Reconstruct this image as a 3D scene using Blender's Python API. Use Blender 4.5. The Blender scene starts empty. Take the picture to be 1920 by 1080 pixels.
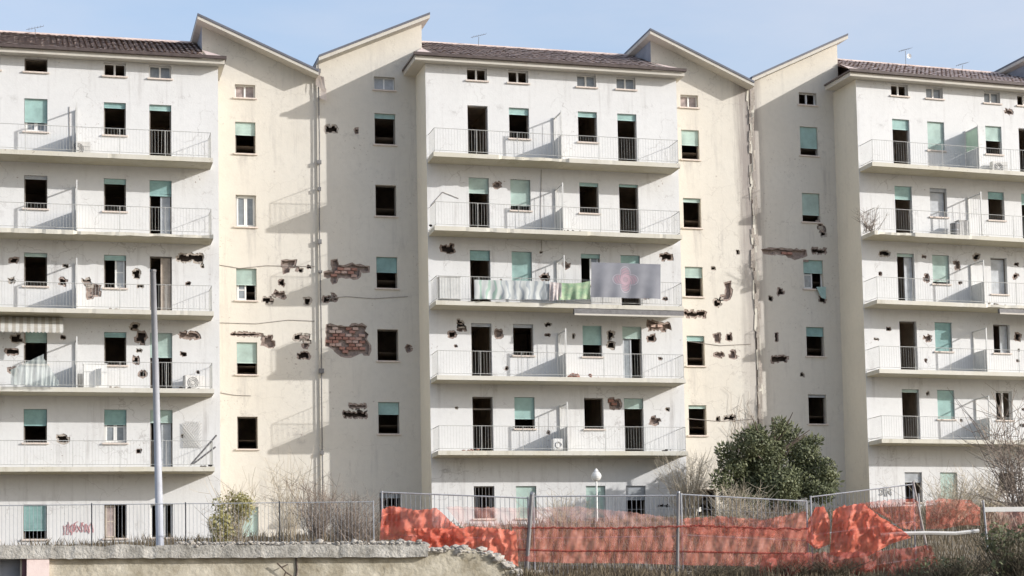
import bpy, math, random
from mathutils import Vector, Matrix
from mathutils.geometry import delaunay_2d_cdt
from mathutils import noise as mnoise
R_ = random.Random(7)
# ------------------------------------------------------------------ camera
F_PX, CX, CY = 4143.86, 1439.72, 829.80
YAW, PITCH, ROLL = 0.34313, 0.09448, -0.02959
CAM = Vector((-18.3035, -87.4441, -8.2980))
cy_, sy_, cp_, sp_, cr_, sr_ = math.cos(YAW), math.sin(YAW), math.cos(PITCH), math.sin(PITCH), math.cos(ROLL), math.sin(ROLL)
r0, f0, u0_ = Vector((cy_, -sy_, 0)), Vector((sy_, cy_, 0)), Vector((0, 0, 1))
fw = f0*cp_ + u0_*sp_
up = -f0*sp_ + u0_*cp_
RT = r0*cr_ + up*sr_
UP = -r0*sr_ + up*cr_
S = bpy.context.scene
cd = bpy.data.cameras.new('camera')
cam = bpy.data.objects.new('camera', cd)
S.collection.objects.link(cam)
cam.matrix_world = Matrix(((RT.x, UP.x, -fw.x, CAM.x), (RT.y, UP.y, -fw.y, CAM.y), (RT.z, UP.z, -fw.z, CAM.z), (0, 0, 0, 1)))
cd.sensor_width = 36
cd.lens = F_PX/1920*36
cd.shift_x = (960-CX)/1920
cd.shift_y = (CY-540)/1920
cd.clip_start = 0.5
cd.clip_end = 6000
S.camera = cam
S.render.resolution_x, S.render.resolution_y = 1024, 576
# ------------------------------------------------------------------ light
SUNV = Vector((-1.76, 1.0, -0.76)).normalized()      # direction the light travels
W = bpy.data.worlds.new('World')
S.world = W
W.use_nodes = True
wn = W.node_tree.nodes
bg = wn['Background']
sky = wn.new('ShaderNodeTexSky')
sky.sky_type = 'NISHITA'
sky.sun_disc = False
sky.sun_elevation = math.asin(-SUNV.z)
sky.sun_rotation = math.atan2(-SUNV.x, -SUNV.y)
sky.air_density = 1.1
sky.dust_density = 3.0
sky.ozone_density = 3.2
# thin pale high cloud over the blue
wl = W.node_tree.links
wtc = wn.new('ShaderNodeTexCoord')
wmp = wn.new('ShaderNodeMapping')
wmp.inputs['Scale'].default_value = (1.2, 1.2, 4.0)
wno = wn.new('ShaderNodeTexNoise')
wno.inputs['Scale'].default_value = 2.6
wno.inputs['Detail'].default_value = 7
wno.inputs['Roughness'].default_value = 0.55
wmr = wn.new('ShaderNodeMapRange')
wmr.inputs[1].default_value, wmr.inputs[2].default_value = 0.35, 0.7
wmr.inputs[3].default_value, wmr.inputs[4].default_value = 0.25, 0.72
wmx = wn.new('ShaderNodeMix')
wmx.data_type = 'RGBA'
wmx.inputs[7].default_value = (3.0, 3.05, 3.35, 1)
wl.new(wtc.outputs['Generated'], wmp.inputs[0])
wl.new(wmp.outputs[0], wno.inputs['Vector'])
wl.new(wno.outputs['Fac'], wmr.inputs[0])
wl.new(wmr.outputs[0], wmx.inputs[0])
wl.new(sky.outputs[0], wmx.inputs[6])
wl.new(wmx.outputs[2], bg.inputs[0])
bg.inputs[1].default_value = 0.15
sl = bpy.data.lights.new('sun', 'SUN')
sl.energy = 2.75
sl.angle = math.radians(0.5)
sl.color = (1.0, 0.972, 0.94)
sun = bpy.data.objects.new('sun', sl)
sun.rotation_euler = SUNV.to_track_quat('-Z', 'Y').to_euler()
sun.location = (40, -60, 60)
S.collection.objects.link(sun)
S.view_settings.view_transform = 'Standard'
S.view_settings.look = 'None'
S.view_settings.gamma = 1
S.view_settings.exposure = 0.82

# ------------------------------------------------------------------ block frames (each block of the row is a little turned and stepped up)
FR = {0: (-18.8900, 0.2073, -0.6272, -0.0164), 1: (0, 0, 0, 0), 2: (19.0574, 0.8584, 0.6021, 0.0598)}
MW = {}
for b, (dx, dy, dz, w) in FR.items():
    MW[b] = Matrix.Translation((5.1+dx, dy, dz)) @ Matrix.Rotation(w, 4, 'Z') @ Matrix.Translation((-5.1, 0, 0))
MI = {b: m.inverted() for b, m in MW.items()}

def at(px, py, Y, b=1):
    """point on the plane y=Y of block frame b seen at photo pixel (px, py); returns (u, z)"""
    d = fw + RT*((px-CX)/F_PX) + UP*((CY-py)/F_PX)
    o = MI[b] @ CAM
    d = MI[b].to_3x3() @ d
    t = (Y-o.y)/d.y
    p = o + d*t
    return p.x, p.z

def at3(px, py, Y):
    x, z = at(px, py, Y, 1)
    return Vector((x, Y, z))

# ------------------------------------------------------------------ materials
def nt(m):
    return m.node_tree.nodes, m.node_tree.links

def mat(name, col, rough=0.8, var=0.12, scale=3.0, bump=0.0, metal=0.0, col2=None, spec=0.3, trans=0.0):
    m = bpy.data.materials.new(name)
    m.use_nodes = True
    n, l = nt(m)
    p = n['Principled BSDF']
    p.inputs['Roughness'].default_value = rough
    p.inputs['Metallic'].default_value = metal
    p.inputs['Specular IOR Level'].default_value = spec
    tc = n.new('ShaderNodeTexCoord')
    no = n.new('ShaderNodeTexNoise')
    no.inputs['Scale'].default_value = scale
    no.inputs['Detail'].default_value = 8
    no.inputs['Roughness'].default_value = 0.65
    l.new(tc.outputs['Object'], no.inputs['Vector'])
    cr = n.new('ShaderNodeValToRGB')
    e = cr.color_ramp.elements
    e[0].position, e[1].position = 0.3, 0.7
    c2 = col2 or tuple(min(1, c*(1+var)) for c in col)
    c1 = col if col2 else tuple(c*(1-var) for c in col)
    e[0].color = (*c1, 1)
    e[1].color = (*c2, 1)
    l.new(no.outputs['Fac'], cr.inputs[0])
    l.new(cr.outputs[0], p.inputs['Base Color'])
    if bump:
        bp = n.new('ShaderNodeBump')
        bp.inputs['Strength'].default_value = bump
        bp.inputs['Distance'].default_value = 0.03
        n2 = n.new('ShaderNodeTexNoise')
        n2.inputs['Scale'].default_value = scale*6
        n2.inputs['Detail'].default_value = 6
        l.new(tc.outputs['Object'], n2.inputs['Vector'])
        l.new(n2.outputs['Fac'], bp.inputs['Height'])
        l.new(bp.outputs[0], p.inputs['Normal'])
    if trans:
        tr = n.new('ShaderNodeBsdfTranslucent')
        l.new(cr.outputs[0], tr.inputs[0])
        mx = n.new('ShaderNodeMixShader')
        mx.inputs[0].default_value = trans
        l.new(p.outputs[0], mx.inputs[1])
        l.new(tr.outputs[0], mx.inputs[2])
        l.new(mx.outputs[0], n['Material Output'].inputs[0])
    return m

def plaster(name, col, dirt=(0.30, 0.28, 0.27), streak=0.5, crack=0.5, warm=None, joint=()):
    m = bpy.data.materials.new(name)
    m.use_nodes = True
    n, l = nt(m)
    p = n['Principled BSDF']
    p.inputs['Roughness'].default_value = 0.9
    p.inputs['Specular IOR Level'].default_value = 0.15
    tc = n.new('ShaderNodeTexCoord')
    def noise(scale, det=6, vec=None, rough=0.6):
        x = n.new('ShaderNodeTexNoise')
        x.inputs['Scale'].default_value = scale
        x.inputs['Detail'].default_value = det
        x.inputs['Roughness'].default_value = rough
        l.new(vec or tc.outputs['Object'], x.inputs['Vector'])
        return x.outputs['Fac']
    def ramp(src, a, b, c0=(0, 0, 0), c1=(1, 1, 1)):
        x = n.new('ShaderNodeValToRGB')
        x.color_ramp.elements[0].position, x.color_ramp.elements[1].position = a, b
        x.color_ramp.elements[0].color, x.color_ramp.elements[1].color = (*c0, 1), (*c1, 1)
        l.new(src, x.inputs[0])
        return x.outputs[0]
    def mul(a, b):
        x = n.new('ShaderNodeMath')
        x.operation = 'MULTIPLY'
        for i, v in enumerate((a, b)):
            if isinstance(v, float):
                x.inputs[i].default_value = v
            else:
                l.new(v, x.inputs[i])
        return x.outputs[0]
    def mix(f, a, b):
        x = n.new('ShaderNodeMix')
        x.data_type = 'RGBA'
        l.new(f, x.inputs[0])
        for i, v in ((6, a), (7, b)):
            if isinstance(v, tuple):
                x.inputs[i].default_value = (*v, 1)
            else:
                l.new(v, x.inputs[i])
        return x.outputs[2]
    w2 = warm or tuple(c*0.93 for c in col)
    base = mix(ramp(noise(0.45), 0.35, 0.7), col, w2)
    base = mix(mul(ramp(noise(5.0, 8), 0.45, 0.75), 0.35), base, tuple(c*0.82 for c in col))
    # rain streaks
    mp = n.new('ShaderNodeMapping')
    mp.inputs['Scale'].default_value = (2.6, 2.6, 0.22)
    l.new(tc.outputs['Object'], mp.inputs[0])
    st = mul(ramp(noise(1.0, 8, mp.outputs[0], 0.7), 0.53, 0.78), ramp(noise(0.35), 0.42, 0.62))
    base = mix(mul(st, streak), base, dirt)
    # blotches of dirt
    base = mix(mul(mul(ramp(noise(1.3, 10, None, 0.75), 0.57, 0.7), ramp(noise(0.25), 0.45, 0.65)), streak*0.9), base, tuple(c*0.9 for c in dirt))
    # cracks
    wv = n.new('ShaderNodeTexNoise')
    wv.inputs['Scale'].default_value = 1.2
    wv.inputs['Detail'].default_value = 4
    l.new(tc.outputs['Object'], wv.inputs['Vector'])
    ad = n.new('ShaderNodeVectorMath')
    ad.operation = 'MULTIPLY_ADD'
    ad.inputs[1].default_value = (1.6, 1.6, 1.6)
    l.new(wv.outputs['Color'], ad.inputs[0])
    l.new(tc.outputs['Object'], ad.inputs[2])
    vo = n.new('ShaderNodeTexVoronoi')
    vo.feature = 'DISTANCE_TO_EDGE'
    vo.inputs['Scale'].default_value = 0.75
    l.new(ad.outputs[0], vo.inputs['Vector'])
    ck = ramp(vo.outputs['Distance'], 0.004, 0.014, (1, 1, 1), (0, 0, 0))
    base = mix(mul(mul(ck, ramp(noise(0.3, 3), 0.5, 0.58)), crack), base, (0.16, 0.13, 0.12))
    sp_ = mul(ramp(noise(8.0, 5, None, 0.7), 0.60, 0.66), ramp(noise(0.5, 4), 0.55, 0.66))
    base = mix(mul(sp_, min(1.0, streak*1.2)), base, (0.24, 0.19, 0.165))
    if joint:
        # dark run-off stain on both sides of the open joint, fading out towards the ground
        sx = n.new('ShaderNodeSeparateXYZ')
        l.new(tc.outputs['Object'], sx.inputs[0])
        m2 = n.new('ShaderNodeMapping')
        m2.inputs['Scale'].default_value = (6.0, 6.0, 0.35)
        l.new(tc.outputs['Object'], m2.inputs[0])
        fine = noise(1.0, 8, m2.outputs[0], 0.75)
        def op(o, a, b2):
            x = n.new('ShaderNodeMath')
            x.operation = o
            for i, v in enumerate((a, b2)):
                if isinstance(v, (int, float)):
                    x.inputs[i].default_value = v
                else:
                    l.new(v, x.inputs[i])
            return x.outputs[0]
        ds = [op('ABSOLUTE', op('SUBTRACT', sx.outputs[0], u), 0) for u in joint]
        dm = op('MINIMUM', ds[0], ds[1]) if len(ds) > 1 else ds[0]
        near = op('MAXIMUM', op('SUBTRACT', 1.0, op('DIVIDE', dm, 1.15)), 0.0)
        zf = n.new('ShaderNodeMapRange')
        zf.inputs[1].default_value, zf.inputs[2].default_value = 2.0, 12.0
        zf.inputs[3].default_value, zf.inputs[4].default_value = 0.35, 1.0
        l.new(sx.outputs[2], zf.inputs[0])
        amt = ramp(op('ADD', op('MULTIPLY', near, 0.62), op('MULTIPLY', fine, 0.62)), 0.50, 0.78)
        base = mix(mul(mul(amt, zf.outputs[0]), 0.8), base, (0.23, 0.20, 0.19))
    l.new(base, p.inputs['Base Color'])
    bp = n.new('ShaderNodeBump')
    bp.inputs['Strength'].default_value = 0.25
    bp.inputs['Distance'].default_value = 0.02
    l.new(noise(14, 6), bp.inputs['Height'])
    l.new(bp.outputs[0], p.inputs['Normal'])
    return m

M = {}
M['white'] = plaster('white_plaster', (0.64, 0.64, 0.635), streak=0.85, crack=0.3)
M['cream'] = plaster('cream_plaster', (0.61, 0.58, 0.52), warm=(0.585, 0.55, 0.485), streak=0.75, crack=0.15)
M['cream_joint'] = plaster('cream_plaster_stained_joint', (0.61, 0.58, 0.52), warm=(0.585, 0.55, 0.485), streak=0.75, crack=0.2, joint=(13.3, -5.6))
M['return'] = plaster('return_wall_plaster', (0.70, 0.66, 0.57), streak=0.35, crack=0.1)
M['pink'] = plaster('pink_stained_plaster', (0.72, 0.60, 0.56), dirt=(0.5, 0.3, 0.28), streak=0.6, crack=0.4)
M['slab'] = plaster('balcony_concrete', (0.58, 0.56, 0.505), dirt=(0.28, 0.25, 0.17), streak=0.75, crack=0.2, warm=(0.53, 0.50, 0.41))
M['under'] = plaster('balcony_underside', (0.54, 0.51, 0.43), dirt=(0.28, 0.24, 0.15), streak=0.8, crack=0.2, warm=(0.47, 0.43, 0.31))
M['cornice'] = plaster('cornice_concrete', (0.54, 0.51, 0.455), dirt=(0.35, 0.27, 0.22), streak=0.5, crack=0.2)
M['teal'] = mat('teal_shutter', (0.34, 0.49, 0.465), 0.55, 0.22, 1.6)
M['teal3'] = mat('dull_teal_shutter', (0.26, 0.41, 0.40), 0.6, 0.18, 3.5)
M['teal2'] = mat('faded_teal_shutter', (0.42, 0.53, 0.49), 0.6, 0.2, 1.6)
M['frame'] = mat('white_window_frame', (0.72, 0.72, 0.70), 0.5, 0.08, 4)
M['dkframe'] = mat('weathered_wood_frame', (0.16, 0.14, 0.12), 0.7, 0.3, 6)
M['leaf_gray'] = mat('dusty_glazed_leaf', (0.42, 0.44, 0.46), 0.35, 0.2, 3)
M['leaf_beige'] = mat('beige_wood_leaf', (0.42, 0.36, 0.30), 0.6, 0.25, 3)
M['pane'] = mat('dusty_glass', (0.20, 0.22, 0.235), 0.12, 0.35, 2.5, spec=0.6)
M['paledust'] = mat('dusty_attic_pane', (0.33, 0.27, 0.25), 0.3, 0.4, 4, spec=0.5)
M['sill'] = mat('stone_sill', (0.62, 0.54, 0.48), 0.7, 0.12, 6)
M['room'] = mat('room_plaster', (0.50, 0.42, 0.34), 0.95, 0.35, 0.8)
M['cavity'] = mat('dark_cavity', (0.10, 0.08, 0.07), 0.95, 0.4, 6)
M['mortar'] = mat('broken_mortar', (0.30, 0.24, 0.21), 0.95, 0.4, 7, bump=0.6)
M['rim'] = mat('bared_render', (0.40, 0.355, 0.31), 0.95, 0.25, 8, bump=0.5)
M['brick'] = mat('hollow_brick', (0.36, 0.17, 0.13), 0.9, 0.3, 9, bump=0.4, col2=(0.52, 0.30, 0.24))
_n, _l = nt(M['brick'])
_oi = _n.new('ShaderNodeObjectInfo')
_cr = _n.new('ShaderNodeValToRGB')
_cr.color_ramp.elements[0].color = (0.24, 0.12, 0.09, 1)
_cr.color_ramp.elements[1].color = (0.58, 0.50, 0.44, 1)
_e = _cr.color_ramp.elements.new(0.5)
_e.color = (0.37, 0.20, 0.16, 1)
_mx = _n.new('ShaderNodeMix')
_mx.data_type = 'RGBA'
_mx.inputs[0].default_value = 0.7
_src = _n['Principled BSDF'].inputs['Base Color'].links[0].from_socket
_l.new(_oi.outputs['Random'], _cr.inputs[0])
_l.new(_src, _mx.inputs[6])
_l.new(_cr.outputs[0], _mx.inputs[7])
_l.new(_mx.outputs[2], _n['Principled BSDF'].inputs['Base Color'])
M['tile'] = mat('roof_tiles', (0.46, 0.355, 0.32), 0.9, 0.3, 1.2, col2=(0.64, 0.545, 0.50))
M['sheet'] = mat('grey_roof_sheeting', (0.12, 0.125, 0.15), 0.6, 0.15, 1.5)
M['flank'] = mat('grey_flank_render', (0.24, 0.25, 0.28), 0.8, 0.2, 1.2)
M['gutter'] = mat('brown_gutter', (0.085, 0.065, 0.06), 0.5, 0.3, 5)
M['rail'] = mat('railing_paint', (0.42, 0.42, 0.40), 0.5, 0.15, 5)
M['screen'] = mat('partition_panel', (0.56, 0.56, 0.54), 0.5, 0.12, 3)
M['greenscr'] = mat('green_translucent_screen', (0.50, 0.60, 0.52), 0.4, 0.12, 2, trans=0.4)
M['pipe'] = mat('old_pipe', (0.30, 0.27, 0.25), 0.6, 0.3, 8)
M['metal'] = mat('galvanised_metal', (0.30, 0.31, 0.33), 0.5, 0.2, 6, metal=0.3)
M['dkmetal'] = mat('dull_grey_metal', (0.17, 0.165, 0.165), 0.6, 0.25, 7, metal=0.2)
M['pole'] = mat('painted_pole', (0.36, 0.37, 0.40), 0.5, 0.12, 3)
M['ground'] = mat('dry_soil', (0.15, 0.125, 0.09), 1, 0.4, 0.9, bump=0.8, col2=(0.28, 0.24, 0.18))
M['oldwall'] = mat('ochre_wall', (0.20, 0.17, 0.115), 0.95, 0.3, 1.5, bump=1.0, col2=(0.56, 0.52, 0.43))
M['coping'] = mat('coping_concrete', (0.15, 0.14, 0.12), 0.95, 0.3, 3.2, bump=1.0, col2=(0.46, 0.44, 0.40))
M['rock'] = mat('rubble_stone', (0.24, 0.215, 0.185), 0.95, 0.35, 5, bump=0.7, col2=(0.46, 0.43, 0.385))
M['whitemetal'] = mat('white_enamel', (0.72, 0.72, 0.70), 0.4, 0.06, 4)
M['greyplastic'] = mat('grey_casing', (0.50, 0.49, 0.47), 0.5, 0.12, 5)
M['dark'] = mat('dark_object', (0.04, 0.036, 0.034), 0.8, 0.3, 6)
M['leaf'] = mat('evergreen_leaves', (0.032, 0.044, 0.02), 0.55, 0.3, 2.2, col2=(0.21, 0.225, 0.12), trans=0.18)
M['leafy'] = mat('yellow_green_leaves', (0.24, 0.22, 0.08), 0.6, 0.3, 1.6, col2=(0.46, 0.42, 0.20), trans=0.25)
M['bark'] = mat('bark', (0.12, 0.095, 0.075), 0.95, 0.3, 6)
M['twig'] = mat('dry_twigs', (0.17, 0.135, 0.11), 0.95, 0.3, 3, col2=(0.32, 0.265, 0.22))
M['twigp'] = mat('pale_dry_stems', (0.34, 0.29, 0.22), 0.95, 0.3, 3, col2=(0.50, 0.44, 0.34))
M['twigd'] = mat('brambles_shade_tinted', (0.045, 0.038, 0.03), 0.95, 0.4, 2, col2=(0.13, 0.115, 0.075))  # shade of the lower right corner is put into this dark colour
M['grass'] = mat('dry_grass', (0.10, 0.085, 0.05), 0.95, 0.4, 0.9, col2=(0.25, 0.20, 0.145), trans=0.15)
M['cloth_g'] = mat('green_cloth', (0.17, 0.32, 0.20), 0.85, 0.25, 5, col2=(0.44, 0.50, 0.34), trans=0.15)
M['quilt'] = mat('pale_quilt', (0.36, 0.30, 0.29), 0.9, 0.3, 9, col2=(0.58, 0.55, 0.54))

def net(name, col, dens, col2=None):
    """plastic safety net: alternating strands and holes, denser where the noise is high"""
    m = bpy.data.materials.new(name)
    m.use_nodes = True
    n, l = nt(m)
    p = n['Principled BSDF']
    p.inputs['Roughness'].default_value = 0.55
    tc = n.new('ShaderNodeTexCoord')
    no = n.new('ShaderNodeTexNoise')
    no.inputs['Scale'].default_value = 1.3
    no.inputs['Detail'].default_value = 6
    l.new(tc.outputs['Object'], no.inputs['Vector'])
    cr = n.new('ShaderNodeValToRGB')
    cr.color_ramp.elements[0].position, cr.color_ramp.elements[1].position = 0.35, 0.7
    cr.color_ramp.elements[0].color = (*col, 1)
    cr.color_ramp.elements[1].color = (*(col2 or tuple(min(1, c*1.5) for c in col)), 1)
    l.new(no.outputs['Fac'], cr.inputs[0])
    l.new(cr.outputs[0], p.inputs['Base Color'])
    tl = n.new('ShaderNodeBsdfTranslucent')
    l.new(cr.outputs[0], tl.inputs[0])
    mx0 = n.new('ShaderNodeMixShader')
    mx0.inputs[0].default_value = 0.45
    l.new(p.outputs[0], mx0.inputs[1])
    l.new(tl.outputs[0], mx0.inputs[2])
    tr = n.new('ShaderNodeBsdfTransparent')
    mx = n.new('ShaderNodeMixShader')
    mr = n.new('ShaderNodeMapRange')
    mr.inputs[1].default_value, mr.inputs[2].default_value = 0.3, 0.7
    mr.inputs[3].default_value, mr.inputs[4].default_value = max(0, dens-0.09), min(1, dens+0.09)
    l.new(no.outputs['Fac'], mr.inputs[0])
    l.new(mr.outputs[0], mx.inputs[0])
    l.new(tr.outputs[0], mx.inputs[1])
    l.new(mx0.outputs[0], mx.inputs[2])
    l.new(mx.outputs[0], n['Material Output'].inputs[0])
    return m
M['net'] = net('orange_net_bunched', (0.66, 0.13, 0.075), 0.80, (0.84, 0.32, 0.22))
M['net_thin'] = net('orange_net_open', (0.62, 0.14, 0.09), 0.47, (0.74, 0.27, 0.19))
M['net_faint'] = net('orange_net_sparse', (0.80, 0.36, 0.30), 0.26)
M['net_dark'] = net('red_net_shade_tinted', (0.34, 0.07, 0.05), 0.62, (0.46, 0.12, 0.09))  # ground net: shade painted in as a darker red; hem cords share it
M['sheer'] = net('sheer_grey_green_mesh', (0.62, 0.70, 0.68), 0.55, (0.70, 0.76, 0.74))

# ------------------------------------------------------------------ mesh helpers
COL = S.collection
class MB:
    def __init__(s):
        s.v, s.f, s.m = [], [], []
    def face(s, pts, mi=0):
        i = len(s.v)
        s.v += [tuple(p) for p in pts]
        s.f.append(tuple(range(i, i+len(pts))))
        s.m.append(mi)
    def box(s, x0, x1, y0, y1, z0, z1, mi=0):
        i = len(s.v)
        s.v += [(x, y, z) for z in (z0, z1) for x, y in ((x0, y0), (x1, y0), (x1, y1), (x0, y1))]
        for q in ((0, 3, 2, 1), (4, 5, 6, 7), (0, 1, 5, 4), (1, 2, 6, 5), (2, 3, 7, 6), (3, 0, 4, 7)):
            s.f.append(tuple(i+k for k in q))
            s.m.append(mi)
    def tube(s, a, b, r, n=6, r2=None, mi=0, cap=True):
        a, b = Vector(a), Vector(b)
        d = (b-a)
        if d.length < 1e-6:
            return
        d.normalize()
        t = Vector((0, 0, 1)) if abs(d.z) < 0.9 else Vector((1, 0, 0))
        e1 = d.cross(t).normalized()
        e2 = d.cross(e1)
        r2 = r if r2 is None else r2
        i = len(s.v)
        for c, rr in ((a, r), (b, r2)):
            for k in range(n):
                an = 2*math.pi*k/n
                s.v.append(tuple(c + e1*math.cos(an)*rr + e2*math.sin(an)*rr))
        for k in range(n):
            s.f.append((i+k, i+(k+1) % n, i+n+(k+1) % n, i+n+k))
            s.m.append(mi)
        if cap and n > 3:
            s.f.append(tuple(i+k for k in range(n)))
            s.f.append(tuple(i+n+k for k in reversed(range(n))))
            s.m += [mi, mi]
    def path(s, pts, r, n=5, r2=None, mi=0):
        k = len(pts)-1
        for i in range(k):
            ra = r if r2 is None else r+(r2-r)*i/k
            rb = r if r2 is None else r+(r2-r)*(i+1)/k
            s.tube(pts[i], pts[i+1], ra, n, rb, mi, cap=False)
    def rock(s, c, r, rnd, flat=0.7, mi=0):
        i = len(s.v)
        pts = [(0, 0, 1), (0, 0, -1)] + [(math.cos(a), math.sin(a), h) for h, o in ((0.45, 0), (-0.45, 0.6)) for a in [o+2*math.pi*k/5 for k in range(5)]]
        q = [rnd.uniform(0.7, 1.25) for _ in pts]
        an = rnd.uniform(0, 6.3)
        for (x, y, z), k in zip(pts, q):
            x, y = x*math.cos(an)-y*math.sin(an), x*math.sin(an)+y*math.cos(an)
            s.v.append((c[0]+x*r*k, c[1]+y*r*k*0.8, c[2]+z*r*k*flat))
        for k in range(5):
            a, b2, c2, d = i+2+k, i+2+(k+1) % 5, i+7+k, i+7+(k+1) % 5
            for f in ((i, a, b2), (a, c2, b2), (b2, c2, d), (i+1, d, c2)):
                s.f.append(f)
                s.m.append(mi)
    def build(s, name, mats, parent=None, smooth=False, loc=None):
        me = bpy.data.meshes.new(name)
        me.from_pydata(s.v, [], s.f)
        if not isinstance(mats, (list, tuple)):
            mats = [mats]
        for m in mats:
            me.materials.append(m)
        if len(mats) > 1:
            me.polygons.foreach_set('material_index', s.m)
        if smooth:
            me.polygons.foreach_set('use_smooth', [True]*len(s.f))
        me.update()
        o = bpy.data.objects.new(name, me)
        COL.objects.link(o)
        if parent:
            o.parent = parent
        if loc:
            o.location = loc
        return o

def tag(o, label=None, cat=None, group=None, kind=None):
    for k, v in (('label', label), ('category', cat), ('group', group), ('kind', kind)):
        if v:
            o[k] = v
    return o

def empty(name, loc=(0, 0, 0)):
    o = bpy.data.objects.new(name, None)
    o.empty_display_size = 0.3
    COL.objects.link(o)
    o.location = loc
    return o

def inpoly(x, y, P):
    c = False
    j = len(P)-1
    for i in range(len(P)):
        if (P[i][1] > y) != (P[j][1] > y) and x < (P[j][0]-P[i][0])*(y-P[i][1])/(P[j][1]-P[i][1])+P[i][0]:
            c = not c
        j = i
    return c

def wall_with_holes(mb, outer, holes, y, mi=0):
    """flat wall sheet on plane y with polygonal openings; holes = list of (polygon, reveal depth)"""
    vs, es = [], []
    for P in [outer]+[h[0] for h in holes]:
        i = len(vs)
        vs += [Vector(q) for q in P]
        es += [(i+k, i+(k+1) % len(P)) for k in range(len(P))]
    ov, oe, of, *_ = delaunay_2d_cdt(vs, es, [], 0, 1e-5)
    for f in of:
        cx = sum(ov[i].x for i in f)/len(f)
        cz = sum(ov[i].y for i in f)/len(f)
        if inpoly(cx, cz, outer) and not any(inpoly(cx, cz, h[0]) for h in holes):
            mb.face([(ov[i].x, y, ov[i].y) for i in f], mi)
    for P, d in holes:
        for k in range(len(P)):
            a, b = P[k], P[(k+1) % len(P)]
            mb.face([(a[0], y, a[1]), (b[0], y, b[1]), (b[0], y+d, b[1]), (a[0], y+d, a[1])], mi)

def ragged(x0, x1, z0, z1, rnd, j=0.07, step=0.22):
    """broken plaster outline: brick-sized steps along every edge"""
    P = []
    def edge(ax, az, bx, bz, nx, nz):
        n = max(1, int(math.hypot(bx-ax, bz-az)/step))
        for k in range(n):
            o = rnd.uniform(-j, j)
            for t in (0.08, 0.92):
                q = (k+t)/n
                oo = o+rnd.uniform(-j, j)*0.25
                P.append((ax+(bx-ax)*q+nx*oo, az+(bz-az)*q+nz*oo))
    edge(x0, z0, x1, z0, 0, 1)
    edge(x1, z0, x1, z1, 1, 0)
    edge(x1, z1, x0, z1, 0, 1)
    edge(x0, z1, x0, z0, 1, 0)
    return P

# ------------------------------------------------------------------ ground and terrain
def ground_z(x, y):
    def sm(t):
        t = max(0.0, min(1.0, t))
        return t*t*(3-2*t)
    top = -6.55 + 0.1*max(0.0, min(34.0, y+38)) + 0.036*x*sm((y+38)/32)
    low = -10.35
    if y > 3:
        return top
    edge = -40.15 if x < -8.2 else -40.15
    if x < -8.2:
        return top if y > edge else low
    k = sm((x+8.2)/2.5)
    # east of the broken wall the bank slopes down instead of dropping
    bank = low + (top-low)*sm((y+54-6*k)/(15-4*k)) if y < -39 else top
    if y > edge:
        return top if y > -39 else min(top, bank+0.2) if k > 0.4 else top
    return low + (bank-low)*k
mb = MB()
xs = [-3000, -900, -300, -120, -70]+[-45+0.75*i for i in range(int(90/0.75)+1)]+[70, 120, 300, 900, 3000]
xs = sorted(xs+[-8.25, -8.15])
ys = [-300, -160, -110, -85, -70, -62]+[-57+0.6*i for i in range(28)]+[-40.2, -40.1, -39.9]+[-39.5+1.1*i for i in range(38)]+[6, 12, 40, 120, 400, 1200, 4000]
ys = sorted(ys)
nx = len(xs)
rg = random.Random(3)
for y in ys:
    for x in xs:
        mb.v.append((x, y, ground_z(x, y)+(rg.uniform(-0.05, 0.05) if -39 < y < 0 else 0)))
for j in range(len(ys)-1):
    for i in range(nx-1):
        a = j*nx+i
        mb.f.append((a, a+1, a+nx+1, a+nx))
        mb.m.append(0)
tag(mb.build('ground', M['ground'], smooth=True), kind='structure')

# ------------------------------------------------------------------ apartment buildings
RW = 2.114          # how far the cream stair wings stand behind the white fronts
WL, WR_ = -1.38, 9.30
COLS = [(0.33, 1.17), (2.06, 2.90), (4.98, 5.80), (6.68, 7.51)]
JR = {0: 13.40, 1: 13.30, 2: 13.30}
JL = {1: -5.46, 2: -5.60}
WWR, WWL = (10.14, 10.94), (-3.11, -2.25)
BASE = -5.4

class Bld:
    def __init__(s, b, label):
        s.b = b
        s.off = Vector((4.0, 2.0, BASE))
        s.root = bpy.data.objects.new('apartment_building', None)
        COL.objects.link(s.root)
        s.root.matrix_world = MW[b] @ Matrix.Translation(s.off)
        tag(s.root, label, 'apartment building', 'row of damaged apartment buildings')
    def part(s, name, mb, mats, label=None, parent=None, smooth=False, kind=None):
        o = mb.build(name, mats, parent or s.root, smooth)
        if parent is None:
            o.location = -s.off
        return tag(o, label, kind=kind)

def ring(mb, u0, u1, z0, z1, y0, y1, w, mi=0):
    mb.box(u0, u0+w, y0, y1, z0, z1, mi)
    mb.box(u1-w, u1, y0, y1, z0, z1, mi)
    mb.box(u0+w, u1-w, y0, y1, z0, z0+w, mi)
    mb.box(u0+w, u1-w, y0, y1, z1-w, z1, mi)

def shutter(mb, u0, u1, z0, z1, y, tilt=0.0, bow=0.0):
    n = max(2, int((z1-z0)/0.055))
    dz = (z1-z0)/n
    for i in range(n):
        za, zb = z1-(i+1)*dz, z1-i*dz
        t = tilt*(i+1)/n
        t0 = tilt*i/n
        mb.face([(u0, y, za+dz*0.22-t), (u1, y, za+dz*0.22+t), (u1, y-0.012, zb+t0), (u0, y-0.012, zb-t0)])
        mb.face([(u0, y-0.012, zb-t0), (u1, y-0.012, zb+t0), (u1, y+0.01, zb+t0), (u0, y+0.01, zb-t0)])
        mb.face([(u0, y+0.008, za-t), (u1, y+0.008, za+t), (u1, y, za+dz*0.22+t), (u0, y, za+dz*0.22-t)])
    mb.box(u0, u1, y-0.014, y+0.012, z0-0.03-abs(tilt), z0+0.005-abs(tilt)*0.2)

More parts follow.
